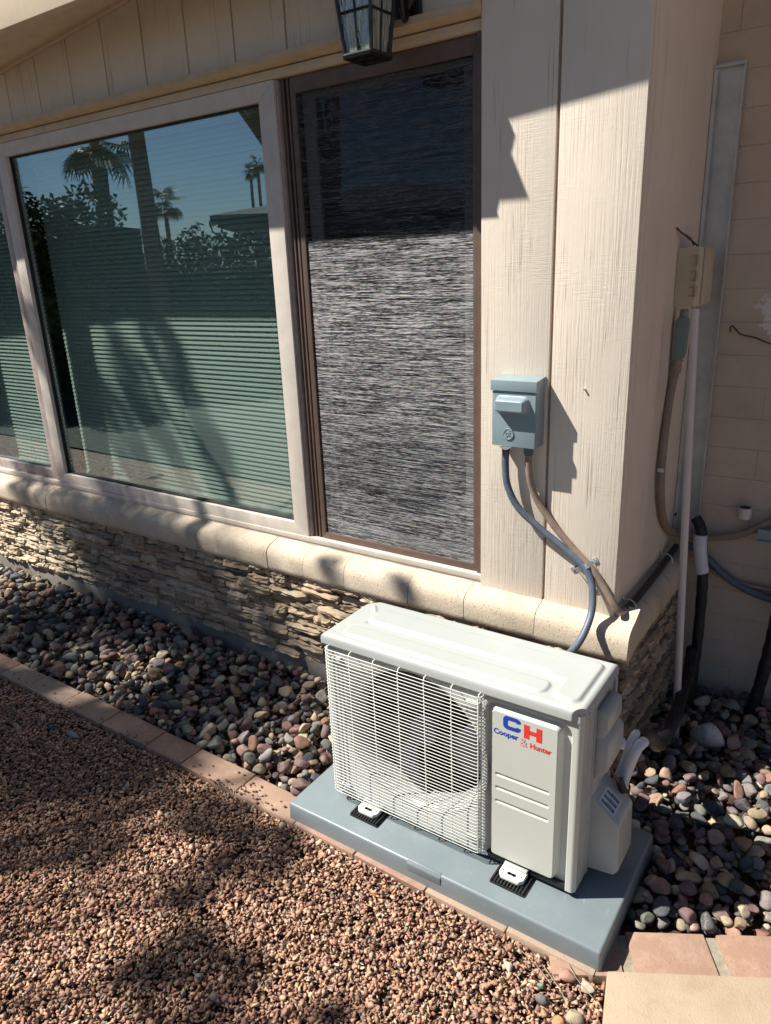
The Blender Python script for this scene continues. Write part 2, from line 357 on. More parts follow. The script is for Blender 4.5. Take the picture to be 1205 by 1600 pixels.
# pillar boards
def board(x0,x1,z0,zt0,zt1,y0=0,y1=.02):
    bm=BM(); prism(bm,[(x0,z0),(x1,z0),(x1,zt1),(x0,zt0)],'y',y0,y1,.0018); return finish('siding_board',bm,CREAM,house,True,30)
board(-.4725,-GR-.005,.594,2.95,2.95); board(-GR+.005,-.0,.594,2.95,2.95)
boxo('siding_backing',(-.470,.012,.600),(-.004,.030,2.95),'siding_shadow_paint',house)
k=2
x=-2*GR
while x>-4.9:
    x0=x-GR; board(x0+.004,x-.004,2.373,roofz(x0)+.02,roofz(x)+.02,.002,.02); x=x0
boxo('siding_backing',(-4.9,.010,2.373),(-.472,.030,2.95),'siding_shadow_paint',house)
# side wall boards (wall faces +x)
for y0,y1 in [(.022,.745)]:
    boxo('side_board',(-.022,y0,.594),(-.0,y1,2.97),CREAM,house,.0012)
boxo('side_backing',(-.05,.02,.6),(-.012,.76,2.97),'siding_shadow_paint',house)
boxo('corner_board',(-.03,.0203,.594),(.002,.06,2.9),CREAM,house,.003)
# long wall core hidden behind
boxo('wall_core',(-.47,.035,.02),(-.055,.76,2.97),'dark_room',house)
# head trim
bm=BM(); prism(bm,[(-.028,2.372),(-.031,2.352),(-.012,2.347),(.034,2.338),(.034,2.374),(.0,2.3745)],'x',-4.9,-.4735,0)
finish('head_trim',bm,'trim_paint',house)
boxo('head_casing',(-4.9,.012,2.309),(-.4735,.05,2.337),'trim_paint',house,.001)
# rake frieze, soffit, beam
bm=BM(); xa,xb=-4.9,-.475
prism(bm,[(xa,roofz(xa)-.005),(xb,roofz(xb)-.005),(xb,roofz(xb)+.1),(xa,roofz(xa)+.1)],'y',-.02,.0)
finish('frieze_board',bm,'soffit_paint',house)
roof=None
bm=BM(); prism(bm,[(-5.2,roofz(-5.2)+.02),(-.85,roofz(-.85)),(1.0,roofz(1.0)-.0),(1.0,roofz(1.0)+.42),(-5.2,roofz(-5.2)+.44)],'y',-.32,.9,0)
roof=finish('roof',bm,'soffit_paint',house)
bm=BM(); prism(bm,[(-5.2,2.580),(-.800,2.573),(-.903,2.795),(-5.2,2.60)],'y',-.3225,-.285,.002)
finish('rake_beam',bm,'soffit_paint',house,True,30)
# ---- sill capstones
def sill_profile(side=1):      # (out, z)
    return [(-.045,.50),(-.045,.630),(-.014,.613),(.008,.603),(.030,.597),(.046,.590),(.058,.580),(.066,.566),(.069,.548),(.070,.510),(.068,.492),(.060,.4835),(.03,.482)]
joints=[.0705,-.24,-.505,-.74,-1.04,-1.25,-1.45,-1.63,-1.89,-2.17,-2.42,-2.68,-2.88,-3.10,-3.34,-3.6,-3.85,-4.1,-4.4,-4.8]
def cap(a,b,miter=False):
    bm=BM(); n=8; rows=[]; pr=sill_profile()
    dz=random.uniform(-.0015,.0015); do=random.uniform(-.0015,.0015)
    for i in range(n+1):
        t=i/n; X=a+(b-a)*t; e=.0012*(1 if i in(0,n) else 0); row=[]
        for (o,z) in pr:
            xx=X
            if miter and i==n: xx=min(b,o)    # mitred to the corner
            w=.0022*math.sin(xx*40+z*60)
            row.append(bm.verts.new((xx,-(o+do-e+w) if o>0 else -o, z+dz-(e if z>.52 else -e)+w*.6)))
        rows.append(row)
    m=len(pr)
    for r,s in zip(rows,rows[1:]):
        for j in range(m-1): bm.faces.new((r[j],r[j+1],s[j+1],s[j]))
    bm.faces.new(rows[0]); bm.faces.new(rows[-1][::-1]); bmesh.ops.recalc_face_normals(bm,faces=bm.faces[:])
    return finish('capstone',bm,'capstone_concrete',house,True,42)
for i in range(len(joints)-1): cap(joints[i+1]+.0011,joints[i]-(.0011 if i else 0),False)
bm=BM(); bx(bm,(-4.8,-.045,.495),(.05,.0,.565)); finish('joint_mortar',bm,'mortar',house)
# side return of the sill
for a,b in [(-.0015,.20),(.204,.44),(.444,.72)]:
    bm=BM(); n=6; rows=[]
    for i in range(n+1):
        Y=a+(b-a)*i/n; rows.append([bm.verts.new((o+.0015*math.sin(Y*50+z*40),Y,z)) for o,z in [(-.02,.50),(-.02,.606),(.012,.598),(.036,.588),(.055,.574),(.066,.557),(.070,.536),(.070,.500),(.064,.489),(.03,.487)]])
    for r,s in zip(rows,rows[1:]):
        for j in range(9): bm.faces.new((r[j],r[j+1],s[j+1],s[j]))
    bm.faces.new(rows[0]); bm.faces.new(rows[-1][::-1]); bmesh.ops.recalc_face_normals(bm,faces=bm.faces[:]); finish('capstone',bm,'capstone_concrete',house,True,42)
# ---- stone cladding
clad=boxo('stone_backing',(-4.8,-.028,-.02),(.030,.02,.488),'mortar',house)
clad2=boxo('stone_backing',(-.05,.0205,-.02),(.030,.72,.488),'mortar',house)
boxo('foundation',(-4.8,-.040,-.03),(.036,-.0285,.115),'base_concrete',house,.003)
def stone_mesh():
    bm=BM(); nx,nz=6,4; f=[]
    tilt=random.uniform(-.003,.003); pro=[[random.uniform(-.0045,.0045) for _ in range(nz+1)] for _ in range(nx+1)]
    ph=random.random()*9
    outl=[random.uniform(-.10,.10) for _ in range((nx+1)*2)]
    g=[]
    for i in range(nx+1):
        row=[]
        for j in range(nz+1):
            u=i/nx-.5; w=j/nz-.5
            wz=w*(1-.22*abs(u)**2*4*random.uniform(.2,1)) 
            if j in(0,nz): wz+=.10*math.sin(u*6+ph+j)*.6+outl[i+(nx+1)*(j>0)]*.5
            edge=1 if (i in(0,nx) or j in(0,nz)) else 0
            d=-(1.0-edge*random.uniform(.25,.7))*.014+pro[i][j]*(1.3 if not edge else .6)+tilt*w*4+.003*math.sin(w*9+ph)
            row.append(bm.verts.new((u+(random.uniform(-.02,.02) if j in(0,nz) else 0),d,wz)))
        g.append(row)
    back=[[bm.verts.new((v.co.x,.03,v.co.z)) for v in (r[0],r[-1])] for r in g]
    for i in range(nx):
        for j in range(nz): bm.faces.new((g[i][j],g[i+1][j],g[i+1][j+1],g[i][j+1]))
        bm.faces.new((g[i][0],back[i][0],back[i+1][0],g[i+1][0])); bm.faces.new((g[i][nz],g[i+1][nz],back[i+1][1],back[i][1]))
    bm.faces.new([g[0][j] for j in range(nz+1)]+[back[0][1],back[0][0]]); bm.faces.new([g[nx][j] for j in range(nz,-1,-1)]+[back[nx][0],back[nx][1]])
    bmesh.ops.recalc_face_normals(bm,faces=bm.faces[:])
    me=bpy.data.meshes.new('ledge_stone'); bm.to_mesh(me); bm.free(); me.materials.append(MATS['ledge_stone'])
    return me
SM=[stone_mesh() for _ in range(16)]
specs=[]
def lay(x0,x1,z0,z1,side=False):
    # dry stack: courses whose heights wander; tall stones now and then span two thin ones
    z=z0
    while z<z1-.008:
        h=min(random.choice([.026,.033,.040,.048,.056]),z1-z)
        if z1-(z+h)<.014: h=z1-z
        xx=x0+random.uniform(-.08,0)
        while xx<x1:
            w=min(random.uniform(.06,.19)*(1.15 if h<.035 else .9),.2)
            a=max(xx,x0); b=min(xx+w,x1)
            if b-a>.02:
                if h>.046 and random.random()<.35:
                    f=random.uniform(.4,.6); specs.append((a,b,z,z+h*f,side)); specs.append((a,b,z+h*f,z+h,side))
                else: specs.append((a,b,z,z+h,side))
            xx+=w
        z+=h
lay(-3.3,.028,.090,.487); lay(.0,.70,.03,.487,True)
near=list(specs); specs.clear(); lay(-4.75,-3.3,.09,.487); far=specs
# keep singly the stones nearest the camera
def sdist(s):
    c=((.03,(s[0]+s[1])/2) if s[4] else ((s[0]+s[1])/2,-.03)); 
    hid=(not s[4] and -.62<c[0]<.03 and (s[2]+s[3])/2<.42)
    return math.hypot(c[0]-.63,c[1]+2.11)+(9 if hid else 0)
near.sort(key=sdist)
def put_stone(s,make):
    a,b,z0,z1,side=s; me=random.choice(SM); L=(b-a)*1.0; H=(z1-z0)
    zt=random.uniform(-.035,.035); pr=random.uniform(-.013,.016)
    if side: M=Matrix.Translation((.038+pr,(a+b)/2,(z0+z1)/2))@Matrix.Rotation(math.pi/2,4,'Z')@Matrix.Rotation(zt,4,'Y')
    else: M=Matrix.Translation(((a+b)/2,-.036-pr,(z0+z1)/2))@Matrix.Rotation(zt,4,'Y')
    M=M@Matrix.Diagonal((L*.975*random.choice((1,-1)),1,H*.93*random.choice((1,1,-1)),1))
    if make:
        o=bpy.data.objects.new('stone',me); COL.objects.link(o); o.parent=house; o.matrix_local=M
    return me,M
for s in near[:296]: put_stone(s,True)
bm=BM()
for s in near[296:]+far:
    me,M=put_stone(s,False); t=me.copy(); t.transform(M); bm.from_mesh(t); bpy.data.meshes.remove(t)
tag(finish('stone',bm,'ledge_stone',house),kind='stuff')

# ---- windows
def frame(name,x0,x1,z0,z1,w,y0,y1,mat,parent,bev=.002,wb=None,wt=None):
    wb=wb or w; wt=wt or w; bm=BM()
    for poly in ([(x0,z0),(x1,z0),(x1-w,z0+wb),(x0+w,z0+wb)],[(x0,z1),(x0+w,z1-wt),(x1-w,z1-wt),(x1,z1)],[(x0,z0),(x0+w,z0+wb),(x0+w,z1-wt),(x0,z1)],[(x1,z0),(x1,z1),(x1-w,z1-wt),(x1-w,z0+wb)]):
        prism(bm,poly,'y',y0,y1,bev)
    return finish(name,bm,mat,parent,True,30)
win=empty('picture_window'); win.parent=house
frame('frame',-3.07,-1.275,.643,2.307,.075,.012,.060,'window_frame_paint',win,wb=.050,wt=.058)
frame('glazing_bead',-2.994,-1.351,.694,2.248,.006,.030,.045,'rubber_black',win,.0005)
boxo('pane',(-2.99,.040,.698),(-1.355,.044,2.245),'window_glass',win)
rw=empty('sliding_window'); rw.parent=house
frame('frame',-1.217,-.495,.643,2.307,.022,.030,.055,'screen_frame_brown',rw,wb=.026,wt=.050)
boxo('insect_screen',(-1.194,.036,.668),(-.518,.0372,2.258),'insect_screen',rw)
frame('sash',-1.19,-.512,.66,2.29,.05,.060,.085,'window_frame_paint',rw)
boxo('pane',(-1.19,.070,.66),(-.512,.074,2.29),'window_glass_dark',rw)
for xx in (-1.272,-1.252,-1.232):
    boxo('track',(xx,.020 if xx<-1.26 else .03,.640),(xx+.008,.07,2.307),'track_metal' if xx<-1.26 else 'screen_frame_brown',rw,.001)
boxo('jamb',(-.497,.02,.62),(-.4735,.09,2.309),'screen_frame_brown',rw)
lw=empty('side_window'); lw.parent=house
frame('frame',-3.95,-3.10,.643,2.307,.05,.030,.06,'track_metal',lw)
boxo('pane',(-3.92,.062,.67),(-3.13,.066,2.28),'window_glass',lw)
bm=BM()
bx(bm,(-4.8,.006,.622),(-.4735,.09,.642),.0015); bx(bm,(-4.8,.010,.606),(-.4735,.04,.6215),.001)
finish('sill_track',bm,'window_frame_paint',house,True,30)
boxo('mullion',(-3.098,.02,.643),(-3.072,.06,2.307),'track_metal',house)
boxo('window_wall_end',(-4.9,.0,.5),(-3.955,.03,2.37),CREAM,house)
# room behind
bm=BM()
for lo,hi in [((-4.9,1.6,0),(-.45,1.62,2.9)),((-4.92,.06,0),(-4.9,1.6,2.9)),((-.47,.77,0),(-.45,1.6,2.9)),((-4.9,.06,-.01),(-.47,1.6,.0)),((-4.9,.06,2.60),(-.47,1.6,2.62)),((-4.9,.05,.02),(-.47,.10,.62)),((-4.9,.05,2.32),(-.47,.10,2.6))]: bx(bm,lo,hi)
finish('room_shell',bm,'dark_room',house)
# ---- blinds
def blind(x0,x1,z0,z1,label,pitch=.0212,tilt=1.08,y=.165,gaps=()):
    t=tag(empty('window_blind',((x0+x1)/2,y,z0)),label,'blind',None)
    bm=BM(); L=x1-x0; n=4; w=.0131; vs=[]
    for sx in (-.5,.5):
        for i in range(n+1):
            a=(i/n-.5)*2; vs.append(bm.verts.new((sx*L,a*w*math.cos(tilt)-.0018*(1-a*a)*math.sin(tilt),a*w*math.sin(tilt)+.0018*(1-a*a)*math.cos(tilt))))
    for i in range(n): bm.faces.new((vs[i],vs[i+1],vs[n+2+i],vs[n+1+i]))
    me=bpy.data.meshes.new('slat'); bm.to_mesh(me); bm.free(); me.materials.append(MATS['blind_vinyl'])
    me.polygons.foreach_set('use_smooth',[True]*len(me.polygons))
    k=0; z=.02
    while z0+z<z1-.05:
        share('slat',me,t,(0,0,z),(random.uniform(-.03,.03),random.uniform(-.0009,.0009),0)); z+=pitch; k+=1
    boxo('head_rail',(-L/2,-.02,z1-z0-.045),(L/2,.02,z1-z0),'blind_vinyl',t,.002); boxo('bottom_rail',(-L/2,-.012,-.006),(L/2,.012,.008),'blind_vinyl',t,.002)
    for f in (.12,.5,.88): boxo('ladder_cord',(-L/2+L*f,-.0135,0),(-L/2+L*f+.0015,-.0128,z1-z0-.04),'blind_vinyl',t)
    return t
blind(-3.02,-1.30,.66,2.30,'lowered white mini blind behind the large fixed pane with shadows on its slats')
blind(-1.215,-.50,.66,2.30,'white mini blind behind the insect screen of the right hand window',tilt=1.0)
blind(-3.93,-3.16,.66,2.30,'white mini blind behind the partly visible window at the left edge',tilt=.95)

# ------------------------------------------------------------ wall lantern
lan=tag(empty('wall_lantern',(-.762,-.146,2.262)),'black metal wall lantern with seeded glass panes above the screened window','lantern')
b0,b1,H=.045,.068,.25
def lc(s,t,z,g=0): w=b0+(b1-b0)*z/H+g; return (s*w,t*w,z)
for s,t in ((-1,-1),(1,-1),(1,1),(-1,1)):
    bm=BM(); tube(bm,[lc(s,t,-.002),lc(s,t,H)],.0058,6); finish('corner_bar',bm,'lamp_black_metal',lan,True,50)
sides=[((-1,-1),(1,-1)),((1,-1),(1,1)),((1,1),(-1,1)),((-1,1),(-1,-1))]
for (a,b) in sides:
    bm=BM(); V=[lc(*a,.006,-.003),lc(*b,.006,-.003),lc(*b,H,-.003),lc(*a,H,-.003)]; vs=[Vector(v) for v in V]
    nrm=(vs[1]-vs[0]).cross(vs[3]-vs[0]).normalized()*.0012
    f=[bm.verts.new(v) for v in vs]; g=[bm.verts.new(v-nrm*2) for v in vs]
    bm.faces.new(f); bm.faces.new(g[::-1])
    for i in range(4): bm.faces.new((f[i],g[i],g[(i+1)%4],f[(i+1)%4]))
    finish('pane',bm,'seeded_glass',lan)
    bm=BM()
    def P(f,z): A=Vector(lc(*a,z)); B=Vector(lc(*b,z)); return A.lerp(B,f)
    tube(bm,[P(.5,0),P(.5,H)],.0026,6); tube(bm,[P(0,.105),P(1,.105)],.0034,6); tube(bm,[P(0,.205),P(1,.205)],.0034,6)
    finish('muntin',bm,'lamp_black_metal',lan,True,50)
bm=BM()
for (a,b) in sides: 
    A=Vector(lc(*a,-.001,.002));B=Vector(lc(*b,-.001,.002)); tube(bm,[A,B],.0085,6)
tube(bm,[(-.05,0,.0),(.05,0,.0)],.006,6); tube(bm,[(0,-.05,0),(0,.05,0)],.006,6); cyl(bm,(0,0,-.004),(0,0,.05),.016,12)
finish('base_frame',bm,'lamp_black_metal',lan,True,40)
bm=BM(); 
for (z,w) in [(H,.10),(H+.012,.10),(H+.07,.05),(H+.085,.018),(H+.12,.006)]: pass
rings=[[bm.verts.new((s*w,t*w,z)) for s,t in ((-1,-1),(1,-1),(1,1),(-1,1))] for z,w in [(H-.004,.068),(H+.012,.068),(H+.07,.04),(H+.085,.018),(H+.12,.006)]]
for A,B in zip(rings,rings[1:]):
    for i in range(4): bm.faces.new((A[i],A[(i+1)%4],B[(i+1)%4],B[i]))
bm.faces.new(rings[0][::-1]); bm.faces.new(rings[-1]); finish('cap',bm,'lamp_black_metal',lan)
bm=BM(); cyl(bm,(0,0,.0),(0,0,.09),.012,10); finish('lamp_holder',bm,'lamp_black_metal',lan,True,40)
bm=BM(); bmesh.ops.create_icosphere(bm,subdivisions=2,radius=.024,matrix=Matrix.Translation((0,0,.115))@Matrix.Diagonal((1,1,1.3,1))); finish('bulb',bm,'sticker_paper',lan,True)
bm=BM(); tube(bm,[(.0,.0,H+.1),(.0,.05,H+.16),(.01,.09,H+.10),(.03,.12,H+.0),(.05,.125,.12)],.009,8,sm=.012); tube(bm,[(.04,.132,.30),(.075,.085,.20),(.075,.07,.14),(.065,.10,.10),(.06,.13,.135),(.06,.11,.16)],.0085,8,sm=.01)
finish('scroll_arm',bm,'lamp_black_metal',lan,True,50)
bm=BM(); bx(bm,(.01,.131,.10),(.10,.144,.36),.006); bmesh.ops.create_icosphere(bm,subdivisions=2,radius=.028,matrix=Matrix.Translation((.06,.125,.16))@Matrix.Diagonal((1,.7,1.3,1))); finish('wall_plate',bm,'lamp_black_metal',lan,True,40)

# ------------------------------------------------------------ disconnect box
box=tag(empty('disconnect_box',(-.326,0,1.14)),'grey metal electrical disconnect box mounted on the siding beside the screened window','electrical box')
hw=.073; d=.065; hh=.208
bm=BM(); bx(bm,(-hw,-d+.004,0),(hw,.0-.0005,hh-.006),.0015); finish('enclosure',bm,'grey_box_enamel',box,True,30)
bm=BM(); bx(bm,(-hw+.001,-d-.0015,.0),(hw-.001,-d+.0035,hh-.036),.0012); cover=finish('cover',bm,'grey_box_enamel',box,True,30)
bm=BM(); prism(bm,[(-d-.006,hh-.034),(-d-.006,hh-.002),(0-.0005,hh+.006),(-.0005,hh-.003),(-d+.002,hh-.010),(-d-.003,hh-.034)],'x',-hw-.003,hw+.003,.0006)
finish('rain_hood',bm,'grey_box_enamel',box,True,30)
bm=BM()
def bulge(u,v):
    dd=sdrr(u,v,-.061,.103,.055,.160,.018); h=.030*sstep(0.0,-.014,dd); return (u,-d-.0016-h,v)
V,F=grid_mesh(np.linspace(-.064,.058,60),np.linspace(.100,.163,34),bulge); me=bpy.data.meshes.new('handle_housing'); me.from_pydata(V,[],F); bm.free(); linkm('handle_housing',me,'grey_box_enamel',box,True)
bm=BM(); cyl(bm,(0,0,0),(0,.0022,0),.0175,28); em=finish('emblem',bm,'grey_box_enamel',box,True,40); em.location=(-.015,-d-.0035,.040)
bm=BM()
for rad in (.0165,): tube(bm,[(rad*math.cos(a*math.pi/14),0,rad*math.sin(a*math.pi/14)) for a in range(29)],.0011,6)
for q in range(4):
    a=q*math.pi/2+.4; tube(bm,[(.0145*math.cos(a+s),0,.0145*math.sin(a+s)) if s<.9 else (.009*math.cos(a+.9),0,.009*math.sin(a+.9)) for s in (0,.3,.6,1)],.0008,5)
o=finish('emblem_ring',bm,'grey_box_enamel',box,True); o.location=(-.015,-d-.0040,.040)
for ch,dx in (('G',-.0098),('E',.0008)):
    me=text_mesh(ch,.0155,.0007,.0003,.85); me.materials.append(MATS['grey_box_enamel']); share('emblem_letter',me,box,(-.015+dx,-d-.0042,.0345),(math.pi/2,0,0))
bm=BM(); pts=[( -.040+.036*(1-math.cos(a))/1,-.010*math.sin(a)) for a in np.linspace(0,math.pi,9)]
prism(bm,[(-.048+.044*i/8+0,-.011*math.sin(math.pi*i/8)-.001) for i in range(9)],'y',-d-.004,-d-.001); o=finish('locking_tab',bm,'zinc',box)
for xx,r in ((-.040,.013),(.038,.016)):
    bm=BM(); cyl(bm,(xx,-.032,-.024),(xx,-.032,.0),r,8 if r>.015 else 16); cyl(bm,(xx,-.032,-.03),(xx,-.032,-.024),r*.85,16); finish('conduit_fitting',bm,'rubber_black' if xx<0 else 'conduit_blue_grey',box,True,30)

# conduits below the box
RC=.0112
tag(tubeo('conduit',[(-.366,-.032,1.118),(-.366,-.034,1.07),(-.355,-.038,1.00),(-.315,-.036,.93),(-.24,-.026,.867),(-.16,-.02,.812),(-.095,-.022,.765),(-.062,-.035,.71),(-.048,-.07,.635),(-.055,-.14,.57),(-.08,-.22,.53),(-.12,-.33,.47),(-.15,-.36,.38)],.0122,'conduit_blue_grey',n=12,sm=.0045,ribs=.07),'blue grey flexible conduit curving from the box down behind the air conditioner','conduit')
tag(tubeo('conduit',[(-.288,-.032,1.118),(-.286,-.031,1.06),(-.276,-.024,1.0),(-.25,-.018,.945),(-.20,-.014,.88),(-.14,-.013,.82),(-.075,-.013,.76),(-.03,-.014,.705),(.005,-.016,.655),(.022,-.004,.628),(.026,.03,.622)],.0118,'conduit_tan_paint',n=12,sm=.0045,ribs=.06),'tan painted flexible conduit crossing the siding to the house corner','conduit')
cl=tag(empty('conduit_clamp',(-.098,-.0,.765),0),'zinc two hole strap clamping both conduits near the house corner','clamp')
bm=BM(); import itertools
ang=math.radians(32)
def Rc(p): return (p[0]*math.cos(ang)-p[2]*math.sin(ang),p[1],p[0]*math.sin(ang)+p[2]*math.cos(ang))
prof=[(-.052,-.0015),(-.034,-.0015),(-.030,-.016),(-.022,-.034),(-.010,-.036),(-.003,-.024),(.003,-.024),(.010,-.030),(.020,-.028),(.026,-.012),(.030,-.0015),(.046,-.0015)]
a=[];
for s in (-.008,.008): a.append([bm.verts.new(Rc((x_,y_,s))) for x_,y_ in prof])
aa=[[bm.verts.new(Vector(v.co)+Vector((0,-.0022,0))) for v in r] for r in a]
for i in range(len(prof)-1):
    bm.faces.new((aa[0][i],aa[0][i+1],aa[1][i+1],aa[1][i])); bm.faces.new((a[0][i],a[1][i],a[1][i+1],a[0][i+1])); bm.faces.new((a[0][i],a[0][i+1],aa[0][i+1],aa[0][i])); bm.faces.new((a[1][i],aa[1][i],aa[1][i+1],a[1][i+1]))
finish('strap',bm,'zinc',cl,True,40)
for xx in (-.043,.038):
    bm=BM(); p=Rc((xx,-.006,0)); cyl(bm,p,(p[0],-.0005,p[2]),.0042,8); finish('screw',bm,'zinc',cl,True,30)
bm=BM(); cyl(bm,(0,-.008,0),(0,.0,0),.003,8); o=finish('nail',bm,'zinc'); o.location=(-.127,0,1.322); tag(o,'small nail head stuck in the siding right of the electrical box','nail')

# ------------------------------------------------------------ air conditioner
AC=tag(empty('air_conditioner',(-.667,-.634,.099),.0069),'white outdoor air conditioner unit with wire fan guard standing on the grey pad','air conditioner')
AW,AD,AH=.80,.255,.545; EN='white_enamel_sun_dimmed'
cu,cz,cr=.305,.287,.213
# front plate with round opening and right recess
def face_ring():
    bm=BM(); N=96
    x0,z0,x1,z1=.012,.0,.538,AH
    outer=[];inner=[]
    for i in range(N):
        a=2*math.pi*i/N; c,s=math.cos(a),math.sin(a)
        tx=((x1-cu) if c>0 else (cu-x0))/max(abs(c),1e-6); tz=((z1-cz) if s>0 else (cz-z0))/max(abs(s),1e-6); t=min(tx,tz)
        outer.append((cu+c*t,0,cz+s*t)); inner.append((c,s))
    for k,(xx,zz) in enumerate(((x1,z1),(x0,z1),(x0,z0),(x1,z0))):   # snap nearest to corners
        i=min(range(N),key=lambda j:(outer[j][0]-xx)**2+(outer[j][2]-zz)**2); outer[i]=(xx,0,zz)
    rings=[outer]+[[(cu+c*(cr+e),y,cz+s*(cr+e)) for c,s in inner] for e,y in ((.03,.0),(.022,.003),(.014,.0075),(.006,.018),(.0,.030),(-.002,.055),(.0,.080))]
    R=[[bm.verts.new(p) for p in r] for r in rings]
    for A,B in zip(R,R[1:]):
        for i in range(N): bm.faces.new((A[i],B[i],B[(i+1)%N],A[(i+1)%N]))
    bmesh.ops.recalc_face_normals(bm,faces=bm.faces[:])
    return finish('front_cover',bm,EN,AC,True,50)
face_ring()
def panelface(u,z):
    y=0.0
    dr=sdrr(u,z,.541,-.03,.7725,.512,.03)         # recessed trough
    y+=.018*sstep(.003,-.005,dr)
    dp=sdrr(u,z,.552,.016,.748,.499,.018)      # raised panel slab
    y-=.023*sstep(.001,-.008,dp)
    for zz in (.295,.252,.208):
        dg=sdrr(u,z,.571,zz-.0045,.723,zz+.0045,.0045); y+=.0032*sstep(.001,-.003,dg)
    for e in (AW-u,):
        if e<.014: y+=.014-math.sqrt(max(0,.014**2-(.014-e)**2))
    return (u,y,z)
us=np.concatenate([np.linspace(.538,.575,24),np.linspace(.58,.715,12),np.linspace(.718,.80,50)]); zs=np.concatenate([np.linspace(.0,.03,14),np.linspace(.036,.195,10),np.linspace(.198,.31,64),np.linspace(.32,.47,10),np.linspace(.475,AH,34)])
V,F=grid_mesh(us,zs,panelface); me=bpy.data.meshes.new('service_panel'); me.from_pydata(V,[],F); linkm('service_panel',me,'panel_enamel',AC,True)
# shell sides, bottom, back
bm=BM(); 
pr=[(.012,.0),(.004,.004),(.0,.012),(.0,AD-.01),(.01,AD),(.06,AD)]
A=[bm.verts.new((x_,y_,0)) for x_,y_ in pr]; B_=[bm.verts.new((x_,y_,AH)) for x_,y_ in pr]
for i in range(5): bm.faces.new((A[i],A[i+1],B_[i+1],B_[i]))
finish('left_side',bm,EN,AC,True,60)
bm=BM(); bx(bm,(.79,.014,.0),(.80,.086,AH),.0); bx(bm,(.79,.089,.0),(.7985,AD,AH)); bx(bm,(.70,AD-.004,0),(.7985,AD,AH)); bx(bm,(.797,.086,.0),(.803,.094,AH-.004),.001); bx(bm,(.797,.05,.0),(.8015,.06,AH-.004),.001)
finish('right_side',bm,EN,AC,True,30)
bm=BM(); bx(bm,(.004,.004,-.003),(.796,AD-.004,.012)); bx(bm,(.03,.0,-.006),(.53,.016,.0)); finish('base_pan',bm,'rubber_black',AC)
bm=BM(); bx(bm,(.55,.06,.01),(.56,.24,AH)); bx(bm,(.04,.085,.01),(.05,.24,AH)); bx(bm,(.01,.10,AH-.02),(.78,.24,AH-.01)); finish('inner_partition',bm,'dark_interior',AC)
bm=BM()
for i in range(70): bx(bm,(.055+i*.0069,.205,.015),(.0562+i*.0069,.225,AH-.02))
bx(bm,(.05,.226,.012),(.55,.232,AH-.02)); finish('coil',bm,'coil_fin',AC)
# fan
fan=empty('fan'); fan.parent=AC; fan.location=(cu,.085,cz)
bm=BM(); bmesh.ops.create_cone(bm,cap_ends=True,segments=32,radius1=.052,radius2=.044,depth=.05,matrix=Matrix.Rotation(math.pi/2,4,'X')); finish('hub',bm,'fan_blade',fan,True,40)
for k in range(3):
    bm=BM(); n=10; m=6; g=[]
    for i in range(n+1):
        r=.045+(.205-.045)*i/n; row=[]
        for j in range(m+1):
            a=(j/m-.5)*(1.15+.35*i/n)+.35*i/n; row.append(bm.verts.new((r*math.cos(a),-.03*(a-.17)+.006*math.cos(a*3),r*math.sin(a))))
        g.append(row)
    for i in range(n):
        for j in range(m): bm.faces.new((g[i][j],g[i+1][j],g[i+1][j+1],g[i][j+1]))
    o=finish('blade',bm,'fan_blade',fan,True); o.rotation_euler=(0,k*2*math.pi/3+.5,0)
    mo=o.modifiers.new('thick','SOLIDIFY'); mo.thickness=.003
bm=BM(); cyl(bm,(cu,.12,cz),(cu,.18,cz),.045,20); bx(bm,(cu-.07,.18,.01),(cu-.05,.195,AH-.02)); bx(bm,(cu+.05,.18,.01),(cu+.07,.195,AH-.02)); finish('motor',bm,'coil_fin',AC,True,40)
# guard
gd=empty('fan_guard'); gd.parent=AC
gx0,gx1,gz0,gz1=.022,.533,.022,.527; gy=-.027; wr=.00115
nw=46; bm=BM()
tube(bm,[(gx0-.006,.0,0),(gx0-.004,gy*.75,0),(gx0+.010,gy,0),(gx1-.010,gy,0),(gx1+.004,gy*.75,0),(gx1+.006,.0,0)],wr,6)
wm=bpy.data.meshes.new('wire'); bm.to_mesh(wm); bm.free(); wm.materials.append(MATS['guard_wire_white']); wm.polygons.foreach_set('use_smooth',[True]*len(wm.polygons))
for i in range(nw):
    share('wire',wm,gd,(0,random.uniform(-.0004,.0004),gz0+(gz1-gz0)*i/(nw-1)))
bm=BM(); tube(bm,[(0,.0,gz1+.006),(0,gy*.7,gz1+.005),(0,gy+.003,gz1-.004),(0,gy+.003,gz0+.004),(0,gy*.7,gz0-.005),(0,.0,gz0-.006)],.0018,6)
vm=bpy.data.meshes.new('wire'); bm.to_mesh(vm); bm.free(); vm.materials.append(MATS['guard_wire_white']); vm.polygons.foreach_set('use_smooth',[True]*len(vm.polygons))
for xx in [gx0+.004,.108,.193,.278,.363,.448,gx1-.004]: share('wire',vm,gd,(xx,0,0))
for xx in (gx0-.003,gx1+.003):
    for yy in (gy*.3,gy*.68): boxo('side_wire',(xx-.0013,yy-.0013,gz0-.002),(xx+.0013,yy+.0013,gz1+.002),'guard_wire_white',gd)
for xx,zz in ((.045,.49),(.505,.49),(.05,.035),(.505,.05)):
    bm=BM(); bx(bm,(xx-.02,-.012,zz-.008),(xx+.02,-.0005,zz+.008),.003); finish('guard_clip',bm,EN,gd,True,40)
